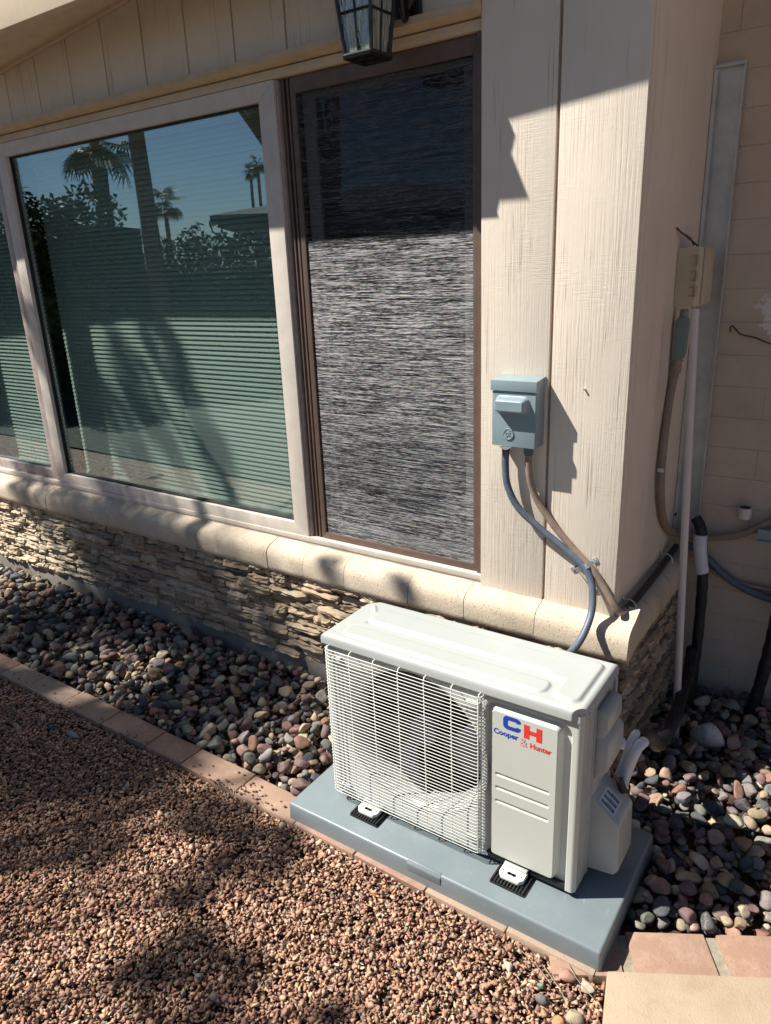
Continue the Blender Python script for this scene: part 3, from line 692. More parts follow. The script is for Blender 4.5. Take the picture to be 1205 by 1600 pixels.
# lid
def lidf(u,v):
    e=min(u+.004,AW+.004-u,v+.010,AD+.006-v)
    h=AH+.020-(.015-math.sqrt(max(0,.015**2-(.015-min(e,.015))**2)))
    p1=sdrr(u,v,.055,.020,.690,.078,.020)
    p2=min(sdrr(u,v,.075,.118,.740,.205,.030),sdrr(u,v,.712,.020,.778,.228,.022),sdrr(u,v,.66,.10,.776,.228,.03))
    h+=.0065*sstep(.004,-.004,p1)+.0085*sstep(.005,-.005,p2)
    # two diagonal ribs near the left end
    for (ax_,ay_,bx_,by_) in ((.035,.085,.075,.11),(.035,.215,.060,.185)):
        tx=((u-ax_)*(bx_-ax_)+(v-ay_)*(by_-ay_))/((bx_-ax_)**2+(by_-ay_)**2); tx=min(1,max(0,tx)); dd=math.hypot(u-ax_-(bx_-ax_)*tx,v-ay_-(by_-ay_)*tx)
        h+=.004*sstep(.010,.002,dd)
    return (u,v,h)
us=np.unique(np.concatenate([np.linspace(-.004,.012,10),np.linspace(.012,.788,226),np.linspace(.788,AW+.004,10)])); vs_=np.unique(np.concatenate([np.linspace(-.010,.006,10),np.linspace(.006,AD-.01,80),np.linspace(AD-.01,AD+.006,10)]))
V,F=grid_mesh(us,vs_,lidf); nu,nv=len(us),len(vs_)
per=[i for i in range(nu)]+[j*nu+nu-1 for j in range(1,nv)]+[(nv-1)*nu+i for i in range(nu-2,-1,-1)]+[j*nu for j in range(nv-2,0,-1)]
b=len(V)
for i in per: V.append((V[i][0],V[i][1],AH-.012))
m=len(per)
for i in range(m): F.append((per[i],b+i,b+(i+1)%m,per[(i+1)%m]))
# clip corners of lid for its chamfers
def chf(p):
    u,v,h=p; k=.030
    du=(u-(AW+.004)); dv=(v-(-.016))
    # cut front right and back left corners
    s=(u-(AW+.004-.030))+(-.010+.030-v)
    if u>AW+.004-.030 and v<-.010+.030 and s>.030: q=(s-.030)/2; u-=q; v+=q
    s=(-.004+.05-u)+(v-(AD+.006-.05))
    if u<.046 and v>AD-.044 and s>.05: q=(s-.05)/2; u+=q; v-=q
    return (u,v,h)
V=[chf(p) for p in V]
me=bpy.data.meshes.new('lid'); me.from_pydata(V,[],F); me.validate(); linkm('lid',me,EN,AC,True,60)
for yy in (.03,.225):
    bm=BM(); cyl(bm,(.8035,yy,AH-.004),(.809,yy,AH-.004),.005,8); finish('screw',bm,'zinc',AC,True,30)
for ua,yy,zz in ((.006,0,.53),(.545,.0,.532),(.545,.0,.008),(.79,.0,.53)):
    bm=BM(); cyl(bm,(ua,yy-.0022,zz),(ua,yy+.001,zz),.0042,8); finish('screw',bm,'zinc',AC,True,30)
for zz in (.03,.27,.50):
    bm=BM(); cyl(bm,(.7985,.245,zz),(.8025,.245,zz),.004,8); finish('screw',bm,'zinc',AC,True,30)
# side mouldings: handle and terminal covers
def moulded(name,v0,v1,z0,z1,dep,slope):
    def f(a,b):
        v=v0+(v1-v0)*a; z=z0+(z1-z0)*b; e=sdrr(a,b,0,0,1,1,.2); w=sstep(0,-.22,e); return (.7985+dep*w*(.6+.4*b if slope else 1),v,z)
    V,F=grid_mesh(np.linspace(0,1,18),np.linspace(0,1,18),f); me=bpy.data.meshes.new(name); me.from_pydata(V,[],F); return linkm(name,me,EN,AC,True)
def wedge(name,prof,v0,v1,bev,mat=EN):
    bm=BM(); prism(bm,prof,'y',v0,v1,bev); return finish(name,bm,mat,AC,True,40)
wedge('handle_cover',[(.796,.508),(.815,.512),(.832,.498),(.834,.455),(.822,.430),(.796,.415)],.10,.215,.010)
wedge('terminal_cover',[(.796,.425),(.815,.430),(.836,.405),(.838,.335),(.825,.318),(.796,.290)],.10,.235,.010)
bm=BM(); bx(bm,(.7985,.10,.20),(.8025,.245,.300),.0015); bx(bm,(.7985,.235,.35),(.806,.251,.53),.001); finish('side_flange',bm,EN,AC,True,30)
vc=wedge('valve_cover',[(.797,.012),(.872,.022),(.884,.040),(.879,.180),(.872,.190),(.797,.252)],.094,.215,.006)
stk=empty('sticker'); stk.parent=AC
a3=Vector((.872,.10,.190)); b3=Vector((.797,.10,.252)); ds=(b3-a3).normalized(); nrm=Vector((0,1,0)).cross(ds)
if nrm.z<0: nrm=-nrm
M3=Matrix((ds.to_4d(),ds.cross(nrm).to_4d()*-1,nrm.to_4d(),Vector((0,0,0,1)))); M3=Matrix([[ds[i],Vector((0,1,0))[i],nrm[i],0] for i in range(3)]+[[0,0,0,1]])
stk.matrix_local=Matrix.Translation(a3+ds*.020+nrm*.0006)@M3
boxo('paper',(-.004,.004,0),(.052,.075,.0006),'sticker_paper',stk)
for rI in range(3):
    bm=BM(); yy0=.012+rI*.021; q=.002
    while q<.044:
        w_=random.uniform(.0006,.0022); bx(bm,(q,yy0,.0006),(q+w_,yy0+.010,.0010)); q+=w_+random.uniform(.0006,.0016)
    bx(bm,(.002,yy0+.012,.0006),(.03,yy0+.0135,.001)); finish('barcode',bm,'print_black',stk)
# cable and white pipes
tubeo('cable',[(.812,.19,.31),(.825,.19,.27),(.845,.20,.235),(.855,.205,.215)],.0045,'wire_brown',AC,8,sm=.01)
bm=BM(); cyl(bm,(.84,.205,.245),(.855,.205,.21),.011,10); finish('cable_gland',bm,'rubber_black',AC,True,40)
bm=BM(); cyl(bm,(.805,.22,.345),(.838,.235,.338),.016,14); finish('pipe_stub',bm,'pipe_white',AC,True,40)
# feet
for xx in (.153,.635):
    ft=empty('foot'); ft.parent=AC
    bm=BM(); prism(bm,[(xx-.036,-.0),(xx-.036,-.034),(xx-.026,-.046),(xx+.026,-.046),(xx+.036,-.034),(xx+.036,-.0)],'z',-.0085,.006,.004)
    finish('bracket',bm,'guard_wire_white',ft,True,40); bm=BM(); bx(bm,(xx-.034,-.01,.004),(xx+.034,.012,.012),.002); finish('bracket_web',bm,EN,ft,True,40)
    bm=BM(); cyl(bm,(xx-.008,-.030,.0059),(xx-.008,-.030,.0066),.0055,10); cyl(bm,(xx+.008,-.030,.0059),(xx+.008,-.030,.0066),.0055,10); bx(bm,(xx-.008,-.0345,.0059),(xx+.008,-.0255,.0066)); cyl(bm,(xx-.027,-.026,.0059),(xx-.027,-.026,.0066),.0022,8); cyl(bm,(xx+.027,-.026,.0059),(xx+.027,-.026,.0066),.0022,8)
    finish('bolt_slot',bm,'rubber_black',ft)
# lettering on the panel
def letter(name,s,size,x_,z_,mat,off=0,sx=1,dz=0):
    me=text_mesh(s,size,.0002,off,sx); me.materials.append(MATS[mat]); return share(name,me,AC,(x_,-.0054,z_),(math.pi/2,0,0))
LOGO=dict(cx=.588,cz=.443,hx=.641,hz=.432)
def blockC(bm,x0,z0,w,h,t):
    # bold squared C with rounded corners, open at right
    def rr(x0,z0,x1,z1,r,sg=6):
        P=[]
        for cx,cz_,a0 in ((x1-r,z1-r,0),(x0+r,z1-r,90),(x0+r,z0+r,180),(x1-r,z0+r,270)):
            for k in range(sg+1): a=math.radians(a0+90*k/sg); P.append((cx+r*math.cos(a),cz_+r*math.sin(a)))
        return P
    O=rr(x0,z0,x0+w,z0+h,h*.30); I=rr(x0+t*1.15,z0+t,x0+w-t*1.0,z0+h-t,h*.10)
    n=len(O); Vo=[bm.verts.new((p[0],-.0054,p[1])) for p in O]; Vi=[bm.verts.new((p[0],-.0054,p[1])) for p in I]
    for i in range(n):
        j=(i+1)%n; mx=(O[i][0]+O[j][0])/2
        if i==n-1: continue      # gap in the right side
        bm.faces.new((Vo[i],Vo[j],Vi[j],Vi[i]))
bm=BM(); blockC(bm,.592,.446,.050,.040,.0115); finish('logo_letter',bm,'logo_blue',AC)
bm=BM()
for lo,hi in [((.650,-.0056,.438),(.665,-.0053,.478)),((.684,-.0056,.438),(.699,-.0053,.478)),((.664,-.0056,.452),(.685,-.0053,.464))]: bx(bm,lo,hi)
finish('logo_letter',bm,'logo_red',AC)
letter('logo_word','Cooper',.0215,.565,.4235,'logo_blue',.0006,1.02); letter('logo_word','Hunter',.0215,.667,.4135,'logo_red',.0006,.92)
letter('logo_word','&',.034,.640,.412,'logo_red',.0008,.9)
o=letter('logo_word','&',.034,.640,.412,'panel_enamel',-.0003,.9); o.location.y=-.0058

# rubber feet pads, pipes
for i,xx in enumerate((.153,.635)):
    o=tag(empty('rubber_mount',(-.667+xx,-.634,.0795)),('left' if i==0 else 'right')+' black ribbed rubber mount under the '+('left' if i==0 else 'right')+' front foot of the air conditioner','rubber mount','rubber mounts under the unit')
    bm=BM(); bx(bm,(-.05,-.058,0),(.05,.055,.006)); finish('base',bm,'rubber_black',o)
    bm=BM(); 
    for k in range(11): bx(bm,(-.049+k*.0092,-.057,.0055),(-.0445+k*.0092,.05,.0108))
    finish('ribs',bm,'rubber_black',o)
pp=tag(empty('insulated_pipes',(.21,-.40,.2)),'two white wrapped refrigerant pipes rising behind the valve cover of the air conditioner','pipes')
def W2(u,v,w): c,s=math.cos(.0069),math.sin(.0069); return Vector((-.667+u*c-v*s,-.634+u*s+v*c,.099+w))
tb=[]
for pts,r in (([W2(.825,.235,.10),W2(.835,.245,.17),W2(.85,.25,.25),W2(.866,.25,.315),W2(.874,.26,.333),W2(.876,.29,.325)],.0145),([W2(.815,.24,.14),W2(.822,.25,.20),W2(.838,.262,.265),W2(.848,.262,.325),W2(.852,.275,.338),W2(.85,.31,.33)],.0120)):
    bm=BM(); tube(bm,[p-pp.location for p in pts],r,12,sm=.01); finish('pipe',bm,'pipe_white',pp,True,60)
bm=BM(); tube(bm,[W2(.86,.30,.315)-pp.location,W2(.862,.38,.29)-pp.location,W2(.862,.55,.15)-pp.location,W2(.853,.80,.10)-pp.location,W2(.83,1.08,.11)-pp.location,W2(.815,1.20,.15)-pp.location],.022,12,sm=.02,jit=.09); finish('black_insulation',bm,'black_wrap',pp,True)
tag(tubeo('line_wrap',[(.118,.615,.70),(.122,.61,.65),(.13,.61,.60),(.137,.61,.565),(.14,.61,.555)],.0235,'tape_white',n=14,sm=.01),'white tape around the black pipe bundle in the corner','tape')
tag(tubeo('pipe_bundle',[(.090,.63,.76),(.115,.625,.72),(.125,.61,.62),(.14,.61,.55),(.148,.60,.4),(.150,.59,.2),(.150,.56,.02)],.0195,'black_wrap',n=14,sm=.02,jit=.08),'glossy black wrapped pipe bundle dropping into the shaded corner','pipe')
# pad
pd=tag(empty('equipment_pad',(-.767,-.750,0),.0069),'blue grey plastic equipment pad under the air conditioner','equipment pad')
bm=BM(); vs=bx(bm,(0,0,0),(1.013,.469,.079)); 
for v in bm.verts:
    if v.co.z<.01: v.co.x+=(-.004 if v.co.x<.5 else .004); v.co.y+=(-.003 if v.co.y<.2 else .003)
bmesh.ops.bevel(bm,geom=bm.edges[:],offset=.008,segments=3,affect='EDGES',profile=.5); finish('slab',bm,'grey_plastic_pad',pd,True,50)
bm=BM(); prism(bm,[(-.0030,.048),(-.0034,.070),(.004,.0802),(.010,.0802),(.010,.048)],'x',.45,.56,.001); finish('handle_lip',bm,'grey_plastic_pad',pd,True,40)

# ------------------------------------------------------------ corner: boxes, pipes, channel
jb=tag(empty('junction_box',(.0,.42,1.53)),'cream plastic box with three hinge knuckles on the shaded side wall','utility box')
bm=BM(); prism(bm,[(.001,.0),(.062,.0),(.076,.012),(.078,.13),(.001,.13)],'z',.0,.178,.0015); finish('case',bm,'cream_plastic',jb,True,30)
bm=BM(); bx(bm,(.077,.016,.004),(.083,.138,.174),.002); finish('door',bm,'cream_plastic',jb,True,30)
for zz in (.045,.092,.138):
    bm=BM(); cyl(bm,(.064,-.004,zz-.016),(.064,-.004,zz+.016),.0045,10); bx(bm,(.044,-.0025,zz+.012),(.064,-.0,zz+.015)); bx(bm,(.044,-.0025,zz-.015),(.064,-.0,zz-.012)); finish('hinge',bm,'brass_hinge',jb,True,40)
tag(tubeo('cable_loop',[(.035,.47,1.715),(.03,.44,1.735),(.012,.40,1.752),(-.0+.006,.37,1.765),(.010,.385,1.757),(.03,.42,1.735),(.05,.46,1.712)],.003,'wire_brown',n=7,sm=.01),'thin brown cable loop sticking out on top of the cream box','cable')
ft=tag(empty('angle_fitting',(.026,.44,1.36)),'green grey conduit body hanging under the cream box','conduit fitting')
bm=BM(); prism(bm,[(-.018,.0),(.014,.0),(.020,.02),(.023,.115),(.018,.135),(-.008,.138),(-.016,.12)],'y',-.018,.018,.004); finish('body',bm,'fitting_green_grey',ft,True,40)
bm=BM(); cyl(bm,(.006,0,.135),(.006,0,.16),.013,14); finish('neck',bm,'fitting_green_grey',ft,True,40)
bm=BM(); cyl(bm,(-.004,0,-.004),(-.003,0,.002),.0185,16); cyl(bm,(-.005,0,-.016),(-.004,0,-.005),.0165,16); cyl(bm,(-.006,0,-.042),(-.005,0,-.017),.018,16); finish('collar',bm,'conduit_tan_paint',ft,True,40)
tag(tubeo('conduit',[(.020,.44,1.325),(.013,.43,1.25),(.014,.40,1.15),(.016,.38,1.05),(.018,.38,.95),(.018,.42,.85),(.016,.50,.76),(.018,.60,.70),(.05,.675,.668),(.11,.685,.665),(.17,.69,.675),(.25,.69,.705),(.34,.685,.775),(.40,.68,.83),(.46,.685,.88)],.0135,'conduit_tan_paint',n=10,sm=.008),'brown conduit hanging from the green grey fitting and curving along the block wall','conduit')
o=boxo('conduit_tag',(-.012,-.004,-.007),(.010,.002,.007),'tape_white',None,.002); o.location=(.020,.362,1.0); tag(o,'tiny white tag on the brown hanging conduit','tag')
tag(tubeo('conduit',[(.06,.66,.64),(.10,.675,.615),(.15,.685,.575),(.20,.69,.53),(.26,.69,.495),(.36,.69,.468),(.5,.69,.46)],.0145,'conduit_blue_grey',n=10,sm=.01),'blue grey conduit sagging to the right along the lower block wall','conduit')
tag(tubeo('conduit',[(.10,.695,.56),(.2,.70,.515),(.3,.70,.50),(.5,.70,.50)],.009,'conduit_tan_paint',n=8,sm=.02),'thin tan conduit running behind the sagging blue grey one','conduit')
tag(tubeo('conduit',[(.026,.03,.622),(.028,.12,.614),(.028,.3,.612),(.026,.5,.612),(.03,.64,.63)],.012,'conduit_black',n=10,sm=.01),'dark conduit lying on the side sill against the wall','conduit')
for yy in (.075,.52):
    bm=BM(); tube(bm,[(.008,0,-.002),(.01,0,.022),(.028,0,.034),(.045,0,.022),(.048,0,-.004)],.0028,6,sm=.006); tube(bm,[(.01,0,.02),(.006,-.004,.045)],.0022,6); o=finish('pipe_strap',bm,'zinc',None,True); o.location=(0,yy,.606); tag(o,'small zinc strap over the dark conduit on the side sill, '+('nearer to' if yy<.2 else 'farther from')+' the corner','clamp')
tag(tubeo('pvc_pole',[(.163,.308,-.01),(.092,.33,1.45),(.088,.335,1.528)],.0125,'pvc_white',n=14),'tall thin white plastic pipe leaning in front of the side wall','pipe')
chn=tag(empty('metal_channel',(.0,.69,.66)),'galvanised sheet metal channel standing upright in the corner of the block wall','metal channel')
def leanbox(name,x0,x1,y0,y1,z0,z1,mat,lean=0):
    bm=BM(); bx(bm,(x0,y0,z0),(x1,y1,z1)); 
    return finish(name,bm,mat,chn)
leanbox('web',.004,.090,.018,.0195,0,1.60,'galvanised_sheet'); leanbox('flange',.002,.0045,-.008,.018,0,1.595,'galvanised_sheet'); leanbox('flange',.0895,.092,-.006,.018,0,1.595,'galvanised_sheet')
leanbox('top_tab',.004,.090,-.004,.017,1.585,1.590,'galvanised_sheet'); leanbox('lip',.0046,.014,-.0085,-.0065,0,1.58,'galvanised_sheet')
for zz in (.08,.085,1.54):
    bm=BM(); cyl(bm,(.05 if zz>1 else .009,-.010 if zz<1 else .012,zz),(.05 if zz>1 else .009,-.006 if zz<1 else .017,zz),.004,8); finish('screw',bm,'rubber_black' if zz<1 else 'zinc',chn)
# block wall
bw=tag(empty('block_wall',(0,.72,0)),'painted concrete block wall in the shade right of the house corner','wall')
blockmes=[]
for L in (.398,):
    for q in range(4):
        bm=BM(); bx(bm,(0,0,0),(L+.0008,.10,.1095),.0018,1)
        me=bpy.data.meshes.new('block'); bm.to_mesh(me); bm.free(); me.materials.append(MATS['painted_block']); me.polygons.foreach_set('use_smooth',[True]*len(me.polygons)); me.set_sharp_from_angle(angle=.6); blockmes.append(me)
z=.015; r=0
while z<3.0:
    off=(.26-.40*2 if r%2==0 else .06-.40*2); xx=off
    while xx<2.2:
        if xx+.4>-.1: share('block',random.choice(blockmes),bw,(xx,random.uniform(-.0006,.0006),z),(random.uniform(-.003,.003),0,0))
        xx+=.40
    z+=.111; r+=1
boxo('block_mortar',(-.1,.0018,-.05),(2.6,.09,3.05),'block_joint',bw)
o=tubeo('pipe_collar',[(.0,0,0),(.0,0,.040)],.024,'pvc_white',n=20); o.location=(.245,.690,.765); tag(o,'short white plastic collar fixed on the block wall above the conduits','pipe')
bm=BM(); tube(bm,[(0,0,.0385),(0,0,.0405)],.0195,20); q=finish('bore',bm,'dark_interior',o,True,40)
mb=tag(empty('metal_bracket',(.30,.66,.70)),'blue grey metal bracket on the block wall at the right edge','bracket')
bm=BM(); bx(bm,(0,0,.035),(.18,.05,.039)); bx(bm,(0,0,.0),(.18,.003,.035)); bx(bm,(0,-.012,-.003),(.18,.05,.0)); finish('rail',bm,'grey_box_enamel',mb)
bm=BM(); bx(bm,(.002,.004,.002),(.17,.045,.033)); finish('filler',bm,'logo_blue',mb)
tag(tubeo('hooked_wire',[(.13,.700,1.425),(.128,.695,1.440),(.136,.692,1.447),(.146,.695,1.436),(.165,.70,1.418),(.21,.70,1.408),(.26,.70,1.388),(.33,.70,1.37)],.003,'wire_brown',n=7,sm=.008),'thin brown hooked wire on the block wall right of the metal channel','wire')
tag(tubeo('string',[(.0,.675,1.437),(.06,.678,1.436),(.128,.695,1.440)],.0008,'tape_white',n=5,sm=.02),'thin pale string stretched across the metal channel','string')
tag(tubeo('pipe_bundle',[(.405,.66,.62),(.40,.64,.42),(.385,.62,.2),(.36,.60,.0)],.022,'black_wrap',n=12,sm=.02,jit=.07),'black wrapped bundle against the block wall at the right edge','pipe')

# ------------------------------------------------------------ edging and pavers
ed=tag(empty('brick_edging',(0,0,0)),'row of flat red brick edging between river pebbles and crushed gravel','edging')
jx=[-.50,-.74,-1.01,-1.29,-1.49,-1.76,-2.03,-2.29,-2.5,-2.76,-3.02,-3.28,-3.54,-3.8,-4.1]
jx=[.24,0.0,-.25]+jx
for i in range(len(jx)-1):
    a,b=jx[i+1]+.002,jx[i]-.002; bm=BM(); bx(bm,(-(b-a)/2,-.053,-.035),((b-a)/2,.053,.0),.005,2)
    for v in bm.verts: v.co.z+=random.uniform(-.0012,.0012); v.co.y+=random.uniform(-.0015,.0015)
    o=finish('brick',bm,'edging_brick',ed,True,40); o.location=((a+b)/2,-.7105+.004*math.sin(a*3),.020+random.uniform(-.003,.003)); o.rotation_euler=(random.uniform(-.01,.01),random.uniform(-.01,.01),random.uniform(-.008,.008))
er=tag(empty('brick_edging',(.30,-.65,0),math.radians(30.5)),'curved end of red brick edging beside the buff paver, right of the grey pad','edging')
for a,b in [(-.21,-.035),(-.005+.0,.195),(.225,.43),(.46,.66)]:
    bm=BM(); bx(bm,(a,-.062,-.03),(b,.068,.018),.005,2); finish('brick',bm,'edging_brick',er,True,40)
boxo('joint_fill',(-.2,-.058,-.03),(.64,.062,.010),'joint_sand',er)
bm=BM(); prism(bm,[(.262,-.735),(.300,-.885),(.33,-1.1),(1.0,-.75),(.93,-.345),(.603,-.537)],'z',-.03,.026,.005); tag(finish('paving_slab',bm,'buff_paver',None,True,40),'smooth buff paving slab at the bottom right corner','paving slab')

# ------------------------------------------------------------ pebbles and gravel
def ico(sub):
    bm=BM(); bmesh.ops.create_icosphere(bm,subdivisions=sub,radius=1); V=np.array([v.co[:] for v in bm.verts]); F=np.array([[v.index for v in f.verts] for f in bm.faces]); bm.free(); return V,F
def lump(V,amt,k=6,flat=0):
    P=V.copy()
    for _ in range(k):
        d=rng.normal(size=3); d/=np.linalg.norm(d); c=rng.uniform(.35,.85); t=P@d; P-=np.outer(np.maximum(t-c,0)*rng.uniform(.5,1.0),d)*amt
    ph=rng.uniform(0,6,3); P*=(1+.06*np.sin(V*2.6+ph).sum(1,keepdims=True)); return P
IV,IF=ico(3)
PEB=[lump(IV,1.0,9) for _ in range(18)]
def rotm(n,tiltmax):
    a=rng.uniform(0,2*np.pi,n); tx=rng.normal(0,tiltmax,n); ty=rng.normal(0,tiltmax,n)
    ca,sa=np.cos(a),np.sin(a); cx,sx=np.cos(tx),np.sin(tx); cy,sy=np.cos(ty),np.sin(ty); Z=np.zeros(n); O=np.ones(n)
    Rz=np.stack([ca,-sa,Z,sa,ca,Z,Z,Z,O],1).reshape(n,3,3); Rx=np.stack([O,Z,Z,Z,cx,-sx,Z,sx,cx],1).reshape(n,3,3); Ry=np.stack([cy,Z,sy,Z,O,Z,-sy,Z,cy],1).reshape(n,3,3)
    return Rx@Ry@Rz
PAL=[('dark slate',(.075,.078,.085)),('grey green',(.17,.168,.15)),('purple brown',(.19,.125,.115)),('terracotta',(.31,.19,.14)),('tan',(.36,.275,.19)),('pale cream',(.46,.38,.28)),('mid grey',(.21,.19,.175)),('reddish brown',(.23,.125,.095))]
wts=np.array([.16,.14,.16,.07,.17,.08,.15,.07]); wts/=wts.sum()
HM_X0,HM_Y0,HS=-4.8,-.75,.006; HN=(int(6.2/HS),int(1.6/HS)); HMAP=np.zeros(HN)-.006
def inside(x,y):
    if y<-.655 and x<.25: return False
    if x<.05 and y>-.052: return False
    if x<.045 and y>-.05: return False
    if -.775<x<.255 and -.755<y<-.27: return False
    if x>.22:      # right bed limit: above the brick edging line
        t=(x-.30)*math.sin(math.radians(30.5))*-1+(y+.65)*math.cos(math.radians(30.5))
        if t<.082: return False
    if y>.70: return False
    return True
peb=[]
def drop(n,x0,x1,y0,y1,smin,smax):
    for _ in range(n):
        x,y=rng.uniform(x0,x1),rng.uniform(y0,y1)
        if not inside(x,y): continue
        s=rng.uniform(smin,smax); asp=rng.uniform(.62,.95); fl=rng.uniform(.45,.72); a,b,c=s,s*asp,s*fl
        if y>-.655+0 and y<-.655+b*.7 and x<.25 and rng.random()<.7: continue
        i,j=int((x-HM_X0)/HS),int((y-HM_Y0)/HS); k=max(1,int(.7*b/HS)); sub=HMAP[max(0,i-k):i+k+1,max(0,j-k):j+k+1]
        base=np.percentile(sub,70)
        if base>.045: continue
        z=base+c*.62; peb.append((x,y,z,a,b,c))
        k2=int(a/HS)+1; ii=np.arange(max(0,i-k2),min(HN[0],i+k2+1)); jj=np.arange(max(0,j-k2),min(HN[1],j+k2+1))
        gx,gy=np.meshgrid(ii,jj,indexing='ij'); rr2=((gx-i)*HS)**2/(a*b)+((gy-j)*HS)**2/(a*b); h=z+c*np.sqrt(np.maximum(0,1-rr2)); msk=rr2<1
        S_=HMAP[ii[0]:ii[-1]+1,jj[0]:jj[-1]+1]; S_[msk]=np.maximum(S_[msk],h[msk])
drop(2600,-4.7,-.60,-.66,-.045,.011,.024); drop(2000,.03,1.3,-.62,.72,.011,.024); drop(350,-.8,.1,-.3,-.05,.012,.022)
drop(1500,-4.7,-.60,-.66,-.045,.017,.033); drop(1100,.03,1.3,-.62,.72,.017,.033); drop(260,-4.0,-.60,-.64,-.08,.030,.042); drop(150,.05,1.2,-.5,.6,.030,.041)
P=np.array(peb); n=len(P); RM=rotm(n,.28); ci=rng.choice(len(PAL),n,p=wts)
camp=np.array([.6298,-2.1119,1.6976]); F3=np.array(fw); Rr=np.array(rr); Uu=np.array(uu)
dv=P[:,:3]-camp; dz_=dv@F3; px=dv@Rr/dz_*1141.19+602.5; py=800-dv@Uu/dz_*1141.19
vis=(px>-20)&(px<1225)&(py>-20)&(py<1620)
# exposure of each pebble: how far it stands above the local surface
expo=np.array([ (p[2]+p[5])>=HMAP[min(HN[0]-1,int((p[0]-HM_X0)/HS)),min(HN[1]-1,int((p[1]-HM_Y0)/HS))]-.003 for p in P])
hidden=(P[:,0]>-.72)&(P[:,0]<.10)&(P[:,1]>-.30)
score=np.where(vis&expo&~hidden,P[:,3]*P[:,4]/dz_**2,0)
order=np.argsort(-score); single=set(order[:290].tolist())
pm=[]
for q in PEB:
    me=bpy.data.meshes.new('pebble'); me.from_pydata(q.tolist(),[],IF.tolist()); me.polygons.foreach_set('use_smooth',[True]*len(me.polygons)); me.materials.append(MATS['river_pebble']); pm.append(me)
def jitcol(c,s=.2):
    f=rng.uniform(1-s,1+s); return tuple(float(min(.7,max(.01,v*f*rng.uniform(.93,1.07)))) for v in c)
PL={}
massV=[];massF=[];massC=[];base=0
IV2,IF2=ico(2); PEB2=[lump(IV2,1.0,8) for _ in range(18)]
for i in range(n):
    x,y,z,a,b,c=P[i]; cname,cc=PAL[ci[i]]; colr=jitcol(cc)
    if i in single:
        o=bpy.data.objects.new('river_pebble',pm[i%18]); COL.objects.link(o)
        m4=Matrix(RM[i].tolist()).to_4x4(); o.matrix_world=Matrix.Translation((x,y,z))@m4@Matrix.Diagonal((a,b,c,1)); o.color=(*colr,1)
        if x>0: reg='beside the buff paver' if y<-.15 else 'near the block wall'
        elif y>-.22: reg='beside the stone wall'
        elif y<-.48: reg='along the brick edging'
        else: reg='in the bed middle'
        sz='large' if a>.029 else ('mid sized' if a>.023 else 'small'); shp='elongated' if b/a<.72 else ('roundish' if b/a>.86 else 'oval')
        PL.setdefault((sz,shp,cname,reg),[]).append((px[i],o))
    else:
        if not(vis[i]) and not (-4.8<x<1.2): continue
        V=(PEB2[i%18]*np.array([a,b,c]))@RM[i].T+np.array([x,y,z]); massV.append(V); massF.append(IF2+base); base+=len(V); massC.append(np.tile(np.array([*colr,1.]),(len(V),1)))
ORD=['first','second','third','fourth','fifth','sixth','seventh','eighth','ninth','tenth','eleventh','twelfth']
for (sz,shp,cname,reg),lst in PL.items():
    lst.sort(key=lambda t:t[0])
    for q,(_,o) in enumerate(lst):
        ex='' if len(lst)==1 else (', leftmost such' if q==0 else (', rightmost such' if q==len(lst)-1 else ', %s such from left'%ORD[q]))
        tag(o,'%s %s %s pebble %s%s'%(sz,shp,cname,reg,ex),'pebble','river pebbles in the planting bed')
def massmesh(name,V,F,C,mat,smooth):
    V=np.concatenate(V); F=np.concatenate(F); C=np.concatenate(C)
    me=bpy.data.meshes.new(name); me.vertices.add(len(V)); me.vertices.foreach_set('co',V.ravel().astype(np.float32))
    me.loops.add(F.size); me.loops.foreach_set('vertex_index',F.ravel().astype(np.int32)); me.polygons.add(len(F)); me.polygons.foreach_set('loop_start',np.arange(0,F.size,3,dtype=np.int32))
    try: me.polygons.foreach_set('loop_total',np.full(len(F),3,dtype=np.int32))
    except Exception: pass
    me.update(); at=me.color_attributes.new('tint','FLOAT_COLOR','POINT'); at.data.foreach_set('color',C.ravel().astype(np.float32))
    o=linkm(name,me,mat,None,smooth); me.validate(); return o
tag(massmesh('pebble_bed',massV,massF,massC,'river_pebble_mass',True),'smaller mixed river pebbles filling the bed along the wall','pebbles',kind='stuff')
# gravel
def hull():
    while True:
        p=rng.normal(size=(8,3)); p/=np.linalg.norm(p,axis=1)[:,None]; p*=rng.uniform(.85,1.2,(8,1))
        bm=BM(); [bm.verts.new(q) for q in p.tolist()]; r=bmesh.ops.convex_hull(bm,input=bm.verts[:]); bmesh.ops.delete(bm,geom=[v for v in r['geom_interior'] if isinstance(v,bmesh.types.BMVert)],context='VERTS'); bmesh.ops.triangulate(bm,faces=bm.faces[:])
        bmesh.ops.recalc_face_normals(bm,faces=bm.faces[:]); bm.verts.index_update(); V=np.array([v.co[:] for v in bm.verts]); F=np.array([[v.index for v in f.verts] for f in bm.faces]); bm.free(); return V,F
HU=[hull() for _ in range(40)]; GR_=[h[0] for h in HU]; GFs=[h[1] for h in HU]
GPAL=np.array([1.15,1.06,.97])*np.array([(.40,.25,.18),(.34,.195,.145),(.45,.30,.21),(.29,.18,.145),(.50,.36,.26),(.23,.15,.125),(.55,.44,.34),(.28,.28,.25),(.40,.28,.24)]); gw=np.array([.22,.18,.16,.14,.08,.09,.05,.03,.05]); gw/=gw.sum()
def gin(x,y):
    ok=(y<-.768)
    e=x-(.262+(-.735-y)*.25)        # left edge of the paver
    ok&=~((e>-.004)&(y<-.73))
    ok&=(y>-1.95)&(x>-2.95)
    # within what the photograph could see, with a margin
    ok&=(y>-.95-(x+3.1)*.62)
    return ok
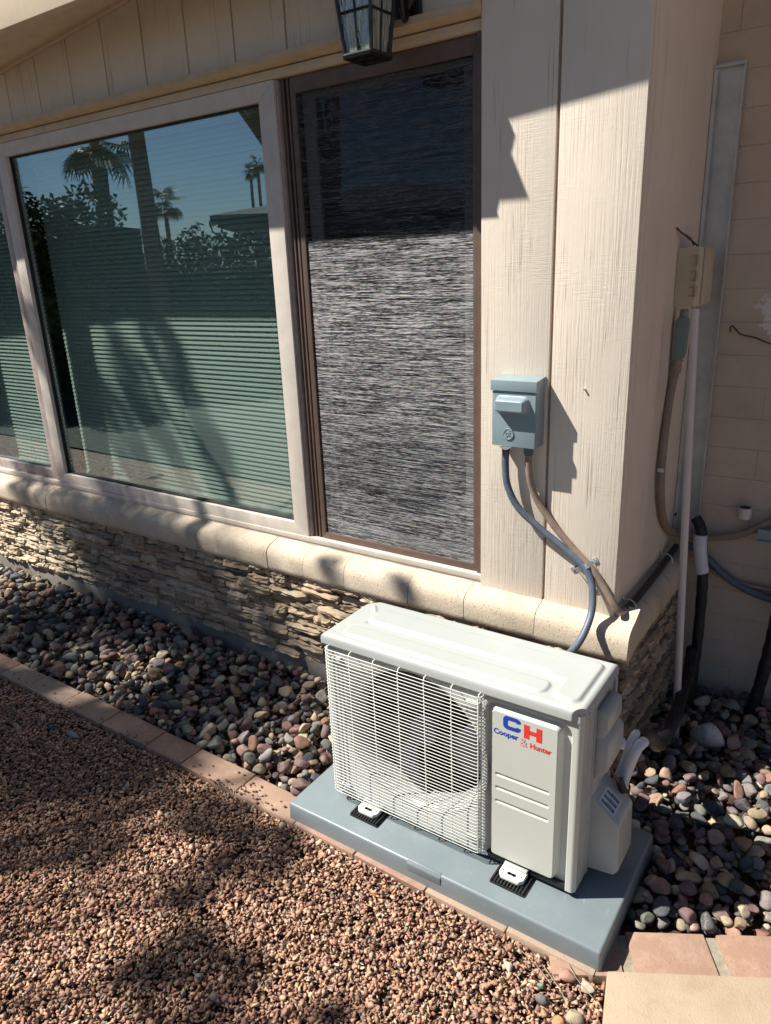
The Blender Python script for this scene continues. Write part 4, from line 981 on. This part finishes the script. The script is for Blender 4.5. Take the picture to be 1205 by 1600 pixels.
gv=[];gf=[];gc=[];base=0
for layer,(cnt,s0,s1,z0) in enumerate([(40000,.0052,.0092,.001),(34000,.0045,.0102,.007),(1300,.009,.0140,.011)]):
    xs=rng.uniform(-2.95,.42,cnt); ys=rng.uniform(-1.95,-.768,cnt); k=gin(xs,ys); xs,ys=xs[k],ys[k]; m=len(xs); R3=rotm(m,.34)
    s=rng.uniform(s0,s1,m)*rng.choice([.75,1,1.25],m,p=[.3,.5,.2]); ss=np.stack([s*1.12,s*rng.uniform(.5,.95,m),s*rng.uniform(.3,.62,m)],1)
    zz=z0+rng.uniform(-.003,.005,m)+.004*np.sin(xs*5)*np.cos(ys*6); cc=GPAL[rng.choice(len(GPAL),m,p=gw)]*rng.uniform(.75,1.25,(m,1))
    for i in range(m):
        V=(GR_[i%40]*ss[i])@R3[i].T; V+=np.array([xs[i],ys[i],zz[i]]); gv.append(V); gf.append(GFs[i%40]+base); base+=len(V); gc.append(np.tile(np.append(cc[i],1.),(len(V),1)))
# crumbs spilled over the brick edging
for i in range(110):
    x=rng.choice([rng.uniform(-2.9,-.78),rng.normal(-.98,.08)]); y=-.765+abs(rng.normal(0,.035)); s=rng.uniform(.003,.008)
    V=(GR_[i%40]*s*np.array([1,.8,.6]))+np.array([x,y,.022+s*.4]); gv.append(V); gf.append(GFs[i%40]+base); base+=len(V); gc.append(np.tile(np.array([.26,.15,.11,1.]),(len(V),1)))
tag(massmesh('crushed_gravel',gv,gf,gc,'crushed_rock',False),'reddish brown crushed rock gravel covering the yard in front of the edging','gravel',kind='stuff')
# singled out rocks
def rock(name,loc,sc,colr,label,cat='rock',seed=1,rz=0,amt=1.0):
    V=lump(IV,amt,7); me=bpy.data.meshes.new(name); me.from_pydata((V*np.array(sc)).tolist(),[],IF.tolist()); me.polygons.foreach_set('use_smooth',[True]*len(me.polygons)); me.materials.append(MATS['river_pebble']); 
    o=bpy.data.objects.new(name,me); COL.objects.link(o); o.location=loc; o.rotation_euler=(0,0,rz); o.color=(*colr,1); return tag(o,label,cat)
rock('boulder',(.262,.33,.062),(.068,.060,.056),(.55,.50,.48),'large pale rock in the dark corner beside the white plastic pipe')
rock('pale_rock',(.235,-.800,.018),(.020,.017,.012),(.45,.38,.30),'round pale stone in the gravel beside the buff paving slab')
rock('pink_rock',(.182,-.795,.022),(.024,.017,.015),(.36,.20,.15),'large pink stone in the gravel near the front corner of the grey pad')
rock('grey_rock',(.16,-.885,.018),(.020,.014,.013),(.12,.12,.12),'dark grey stone in the gravel left of the buff paving slab')
rock('striped_rock',(.235,-.885,.020),(.024,.019,.016),(.36,.30,.20),'tan striped stone touching the buff paving slab')
rock('orange_rock',(.205,-.915,.016),(.018,.013,.011),(.48,.22,.12),'orange stone in the gravel at the bottom edge beside the paving slab')
rock('white_rock',(.05,-.85,.016),(.016,.014,.011),(.50,.42,.33),'cream stone lying alone in the gravel before the grey pad')
rock('slate_rock',(-1.80,-.86,.014),(.034,.014,.009),(.22,.25,.25),'flat grey slate piece in the shaded gravel below the edging')
rock('blue_rock',(-1.92,-.87,.014),(.018,.014,.010),(.05,.12,.15),'blue green stone in the shaded gravel near the edging')
rock('green_rock',(.14,-.855,.018),(.011,.009,.007),(.12,.25,.20),'small green stone in the gravel near the grey pad corner')
for i,(a,b,c_) in enumerate([((.12,-.80,.02),(.20,-.86,.028),(.25,-.93,.02)),((.17,-.76,.02),(.21,-.80,.03),(.26,-.82,.02)),((.05,-.79,.02),(.11,-.815,.026),(.16,-.84,.02))]):
    tag(tubeo('dry_twig',[a,b,c_],.0010,'joint_sand',n=5,sm=.01),'thin dry twig on the gravel near the grey pad, '+['longest one','one nearest the paving slab','one farthest from the paving slab'][i],'twig')

LV=[];LF=[];LC=[];b=0
for i in range(170):
    if i<110: x,y=rng.uniform(-3.6,-.75),rng.uniform(-.62,-.08); z=.045
    elif i<135: x,y=rng.uniform(.28,.75),rng.uniform(-.30,.55); z=.05
    else: x,y=rng.uniform(-2.4,.2),rng.uniform(-1.4,-.79); z=.02
    if i<135:
        z=HMAP[min(HN[0]-1,max(0,int((x-HM_X0)/HS))),min(HN[1]-1,max(0,int((y-HM_Y0)/HS)))]+.003
    L=rng.uniform(.006,.016); w=L*rng.uniform(.2,.5); a=rng.uniform(0,6.28); c,s_=math.cos(a),math.sin(a); up=rng.uniform(.0,.006,4)
    q=np.array([[-L,0,up[0]],[0,w,up[1]-.002],[L,0,up[2]],[0,-w,up[3]-.002]]); q=np.stack([q[:,0]*c-q[:,1]*s_+x,q[:,0]*s_+q[:,1]*c+y,q[:,2]+z],1); LV.append(q); LF+= [[b,b+1,b+2],[b,b+2,b+3]]; b+=4
    LC.append(np.tile(np.append(np.array([.34,.23,.12])*rng.uniform(.4,1.3),1.),(4,1)))
tag(massmesh('leaf_litter',LV,[np.array(LF)],LC,'crushed_rock',False),'small dry leaf scraps scattered over the pebbles and gravel','leaf litter',kind='stuff')
# ------------------------------------------------------------ trees, hedge and houses across the yard (reflected, and casting the dappled shade)
def fan_leaf_mesh(r=.55,nseg=26,seed=0):
    R_=random.Random(seed); bm=BM()
    for i in range(nseg):
        a=math.radians(-125+250*i/(nseg-1)); L=r*(.78+.22*math.cos(a*.8))*R_.uniform(.9,1.05); w=.020*r/.5
        c,s=math.cos(a),math.sin(a); dr=-.22*L*R_.uniform(.5,1.4)
        p=[(0,0,0),(c*L*.55-s*w,s*L*.55+c*w,.03),(c*L,s*L,dr),(c*L*.55+s*w,s*L*.55-c*w,.03)]
        bm.faces.new([bm.verts.new(q) for q in p])
    me=bpy.data.meshes.new('frond'); bm.to_mesh(me); bm.free(); me.materials.append(MATS['palm_leaf']); return me
def palm(loc,h,cr,label,lean=(0,0),n=26,tr=.14,seed=1,group='palms standing across the yard'):
    R_=random.Random(seed); o=tag(empty('palm_tree',loc),label,'palm tree',group)
    top=Vector((lean[0],lean[1],h)); bm=BM(); tube(bm,[(0,0,-.1),tuple(top*.35),tuple(top*.7),tuple(top)],tr*1.15,10,sm=.25,taper=tr*.85,jit=.05); finish('trunk',bm,'palm_trunk',o,True)
    me=fan_leaf_mesh(cr*.5,24,seed)
    pt=BM()
    for i in range(n):
        az=i*2.399+R_.uniform(-.2,.2); el=math.radians(R_.uniform(-50,70)); pl=cr*.5*R_.uniform(.85,1.15)
        d=Vector((math.cos(az)*math.cos(el),math.sin(az)*math.cos(el),math.sin(el))); e=top+d*pl
        tube(pt,[tuple(top),tuple(top+d*pl*.5+Vector((0,0,.04))),tuple(e)],.014,5)
        f=bpy.data.objects.new('frond',me); COL.objects.link(f); f.parent=o; q=(d-Vector((0,0,.35))).normalized().to_track_quat('X','Z'); f.matrix_local=Matrix.Translation(e)@q.to_matrix().to_4x4()
    finish('petioles',pt,'palm_leaf',o); return o
palm((-6.74,-3.75,0),6.8,1.25,'tall bare trunked palm nearest the house, reflected in the large pane',(-.10,.02),20,.095,3,None)
palm((-12.0,-7.0,0),3.95,1.05,'short bushy palm rising behind the hedge in the reflection',n=18,tr=.13,seed=5,group=None)
palm((-17.6,-10.9,0),4.9,.75,'slender palm just behind the bushy one in the reflection',n=22,tr=.09,seed=6,group=None)
palm((-24.9,-19.2,0),4.35,.95,'small distant palm right of the tall trunk in the reflection',n=26,tr=.10,seed=8,group=None)
palm((-22.0,-21.7,0),5.7,.5,'distant thin palm above the neighbouring roof in the reflection',n=22,tr=.07,seed=9,group=None)
palm((-22.6,-21.9,0),5.5,.45,'second distant thin palm close beside the one above the neighbouring roof',n=20,tr=.07,seed=10,group=None)
def leafcloud(name,centers,n,size,mat,parent=None,seed=0):
    g=np.random.default_rng(seed); V=[];k=0
    C=np.array([c[:3] for c in centers]); Rd=np.array([c[3] for c in centers]); w=Rd**2; w=w/w.sum()
    idx=g.choice(len(C),n,p=w); d=g.normal(size=(n,3)); d/=np.linalg.norm(d,axis=1)[:,None]; rad=Rd[idx]*g.uniform(.35,1.05,n)**.6
    p=C[idx]+d*rad[:,None]; a=g.normal(size=(n,3)); a/=np.linalg.norm(a,axis=1)[:,None]; b=np.cross(a,g.normal(size=(n,3))); b/=np.linalg.norm(b,axis=1)[:,None]
    s=size*g.uniform(.6,1.3,n)[:,None]; Q=np.stack([p-a*s,p+b*s*.45,p+a*s,p-b*s*.45],1).reshape(-1,3); F=np.arange(4*n).reshape(n,4)
    me=bpy.data.meshes.new(name); me.from_pydata(Q.tolist(),[],F.tolist()); return linkm(name,me,mat,parent)
# hedge
def hedge(name,x0,y0,x1,y1,h,wd,n,label,seed):
    o=tag(empty(name,(0,0,0)),label,'hedge'); L=math.hypot(x1-x0,y1-y0); R_=random.Random(seed); cs=[]
    m=int(L/.45)
    for i in range(m):
        for zz in np.arange(.35,h-.2,.5):
            cs.append((x0+(x1-x0)*i/m+R_.uniform(-.2,.2),y0+(y1-y0)*i/m+R_.uniform(-.2,.2),zz+R_.uniform(-.1,.15),R_.uniform(.35,.55)))
        if R_.random()<.5: cs.append((x0+(x1-x0)*i/m,y0+(y1-y0)*i/m,h-R_.uniform(.05,.3),R_.uniform(.15,.3)))
    leafcloud('foliage',cs,n,.055,'hedge_leaf',o,seed)
    bm=BM(); a=Vector((x0,y0,0)); b=Vector((x1,y1,0)); t=(b-a).normalized(); nn=Vector((-t.y,t.x,0))*.22
    f=[bm.verts.new(p) for p in (a-nn,b-nn,b+nn,a+nn)]; g=[bm.verts.new(v.co+Vector((0,0,h-.45))) for v in f]
    bm.faces.new(g); 
    for i in range(4): bm.faces.new((f[i],f[(i+1)%4],g[(i+1)%4],g[i]))
    finish('dense_core',bm,'hedge_leaf',o); return o
hedge('hedge',-11.5,-3.0,-8.2,-4.6,2.75,.5,26000,'tall dense dark green hedge across the yard, left in the reflection',11)
hedge('hedge',-8.6,-5.0,-6.0,-9.5,2.12,.5,22000,'lower clipped hedge across the yard running toward the neighbouring house',12)
hedge('hedge',-5.9,-9.6,1.5,-11.0,2.2,.5,20000,'long far hedge opposite the screened window, seen only as a reflection',13)
# tree casting the right hand dapples
def tree(loc,crown,label,n=3200,seed=21,leaf=.05):
    o=tag(empty('shade_tree',loc),label,'tree'); bm=BM(); top=Vector((0,0,0))
    fork=Vector((.1,.15,1.9)); tube(bm,[(0,0,-.1),(.05,.05,1),tuple(fork)],.11,9,sm=.2,taper=.07)
    for c in crown: 
        c3=Vector(c[:3])-Vector(loc); tube(bm,[tuple(fork),tuple(fork.lerp(c3,.5)+Vector((0,0,.25))),tuple(c3)],.045,6,sm=.3,taper=.012)
    finish('trunk',bm,'palm_trunk',o,True); leafcloud('foliage',[(c[0]-loc[0],c[1]-loc[1],c[2]-loc[2],c[3]) for c in crown],n,leaf,'tree_leaf',o,seed)
def at_shadow(x,y,z,h):   # where something at height h must be to shade (x,y,z)
    t=(h-z)/-SD.z; return (x-SD.x*t,y-SD.y*t,h)
cr=[(*at_shadow(x_,y_,z_,h_),r_) for x_,y_,z_,h_,r_ in [(-.62,-1.30,0,5.2,.15),(-.40,-1.42,0,5.1,.12),(-.80,-1.12,0,5.3,.07),(-.74,-.90,0,5.3,.13),(-.98,-.86,0,5.5,.12),(-1.42,-1.33,0,5.4,.09),(-1.18,-1.17,0,5.4,.09),(-.25,-1.20,0,5.2,.05),(-1.75,-1.0,0,5.6,.2),(-1.45,-.92,0,5.5,.15),(-2.1,-1.15,0,5.6,.2),
 (-2.37,.18,1.05,5.6,.15),(-2.2,.18,1.35,5.7,.12),(-1.98,.18,.95,5.5,.10),(-2.75,.1,1.1,5.6,.17),(-2.9,-.05,.5,5.6,.16),(-2.45,-.05,.45,5.5,.12),(-1.13,-.05,.6,5.3,.05),(-.76,-.06,.56,5.3,.045),(-3.3,.0,.6,5.8,.18)]]
tree((-5.0,-5.0,0),cr,'slim small leaved tree in the yard in front of the far hedge, left of centre',n=2700,leaf=.04)
# neighbour house and hill
nh=tag(empty('neighbour_house',(-10.25,-13.9,0),math.radians(52)),'low neighbouring house with dark overhanging roof, seen in the reflection','house')
boxo('wall',(-3.2,-3,0),(3.2,3,2.55),'house_stucco',nh)
bm=BM(); V=[(-4,-3.8,2.55),(4,-3.8,2.55),(4,3.8,2.55),(-4,3.8,2.55)]; b=[bm.verts.new(v) for v in V]; t=[bm.verts.new((v[0],v[1],2.72)) for v in V]; rg=[bm.verts.new((-2.4,0,3.35)),bm.verts.new((2.4,0,3.35))]
bm.faces.new(b[::-1]); [bm.faces.new((b[i],b[(i+1)%4],t[(i+1)%4],t[i])) for i in range(4)]; bm.faces.new((t[0],t[1],rg[1],rg[0])); bm.faces.new((t[2],t[3],rg[0],rg[1])); bm.faces.new((t[1],t[2],rg[1])); bm.faces.new((t[3],t[0],rg[0])); finish('roof',bm,'roof_tile',nh)
boxo('window',(-1.2,3.0,1.0),(.4,3.03,2.0),'window_glass_dark',nh); boxo('door',(1.4,3.0,0),(2.3,3.04,2.05),'palm_trunk',nh)
bm=BM(); V,F=grid_mesh(np.linspace(-230,40,50),np.linspace(-60,0,8),lambda x,y:(x,-135-y*-1,(13*math.exp(-((x+150)/26)**2)+7*math.exp(-((x+95)/20)**2)+5*math.exp(-((x+30)/60)**2))*math.sin(math.pi*(y+60)/60)+.6*math.sin(x*.6)))
me=bpy.data.meshes.new('hill'); me.from_pydata(V,[],F); bm.free(); tag(linkm('hill',me,'hill_rock',smooth=True),kind='structure')
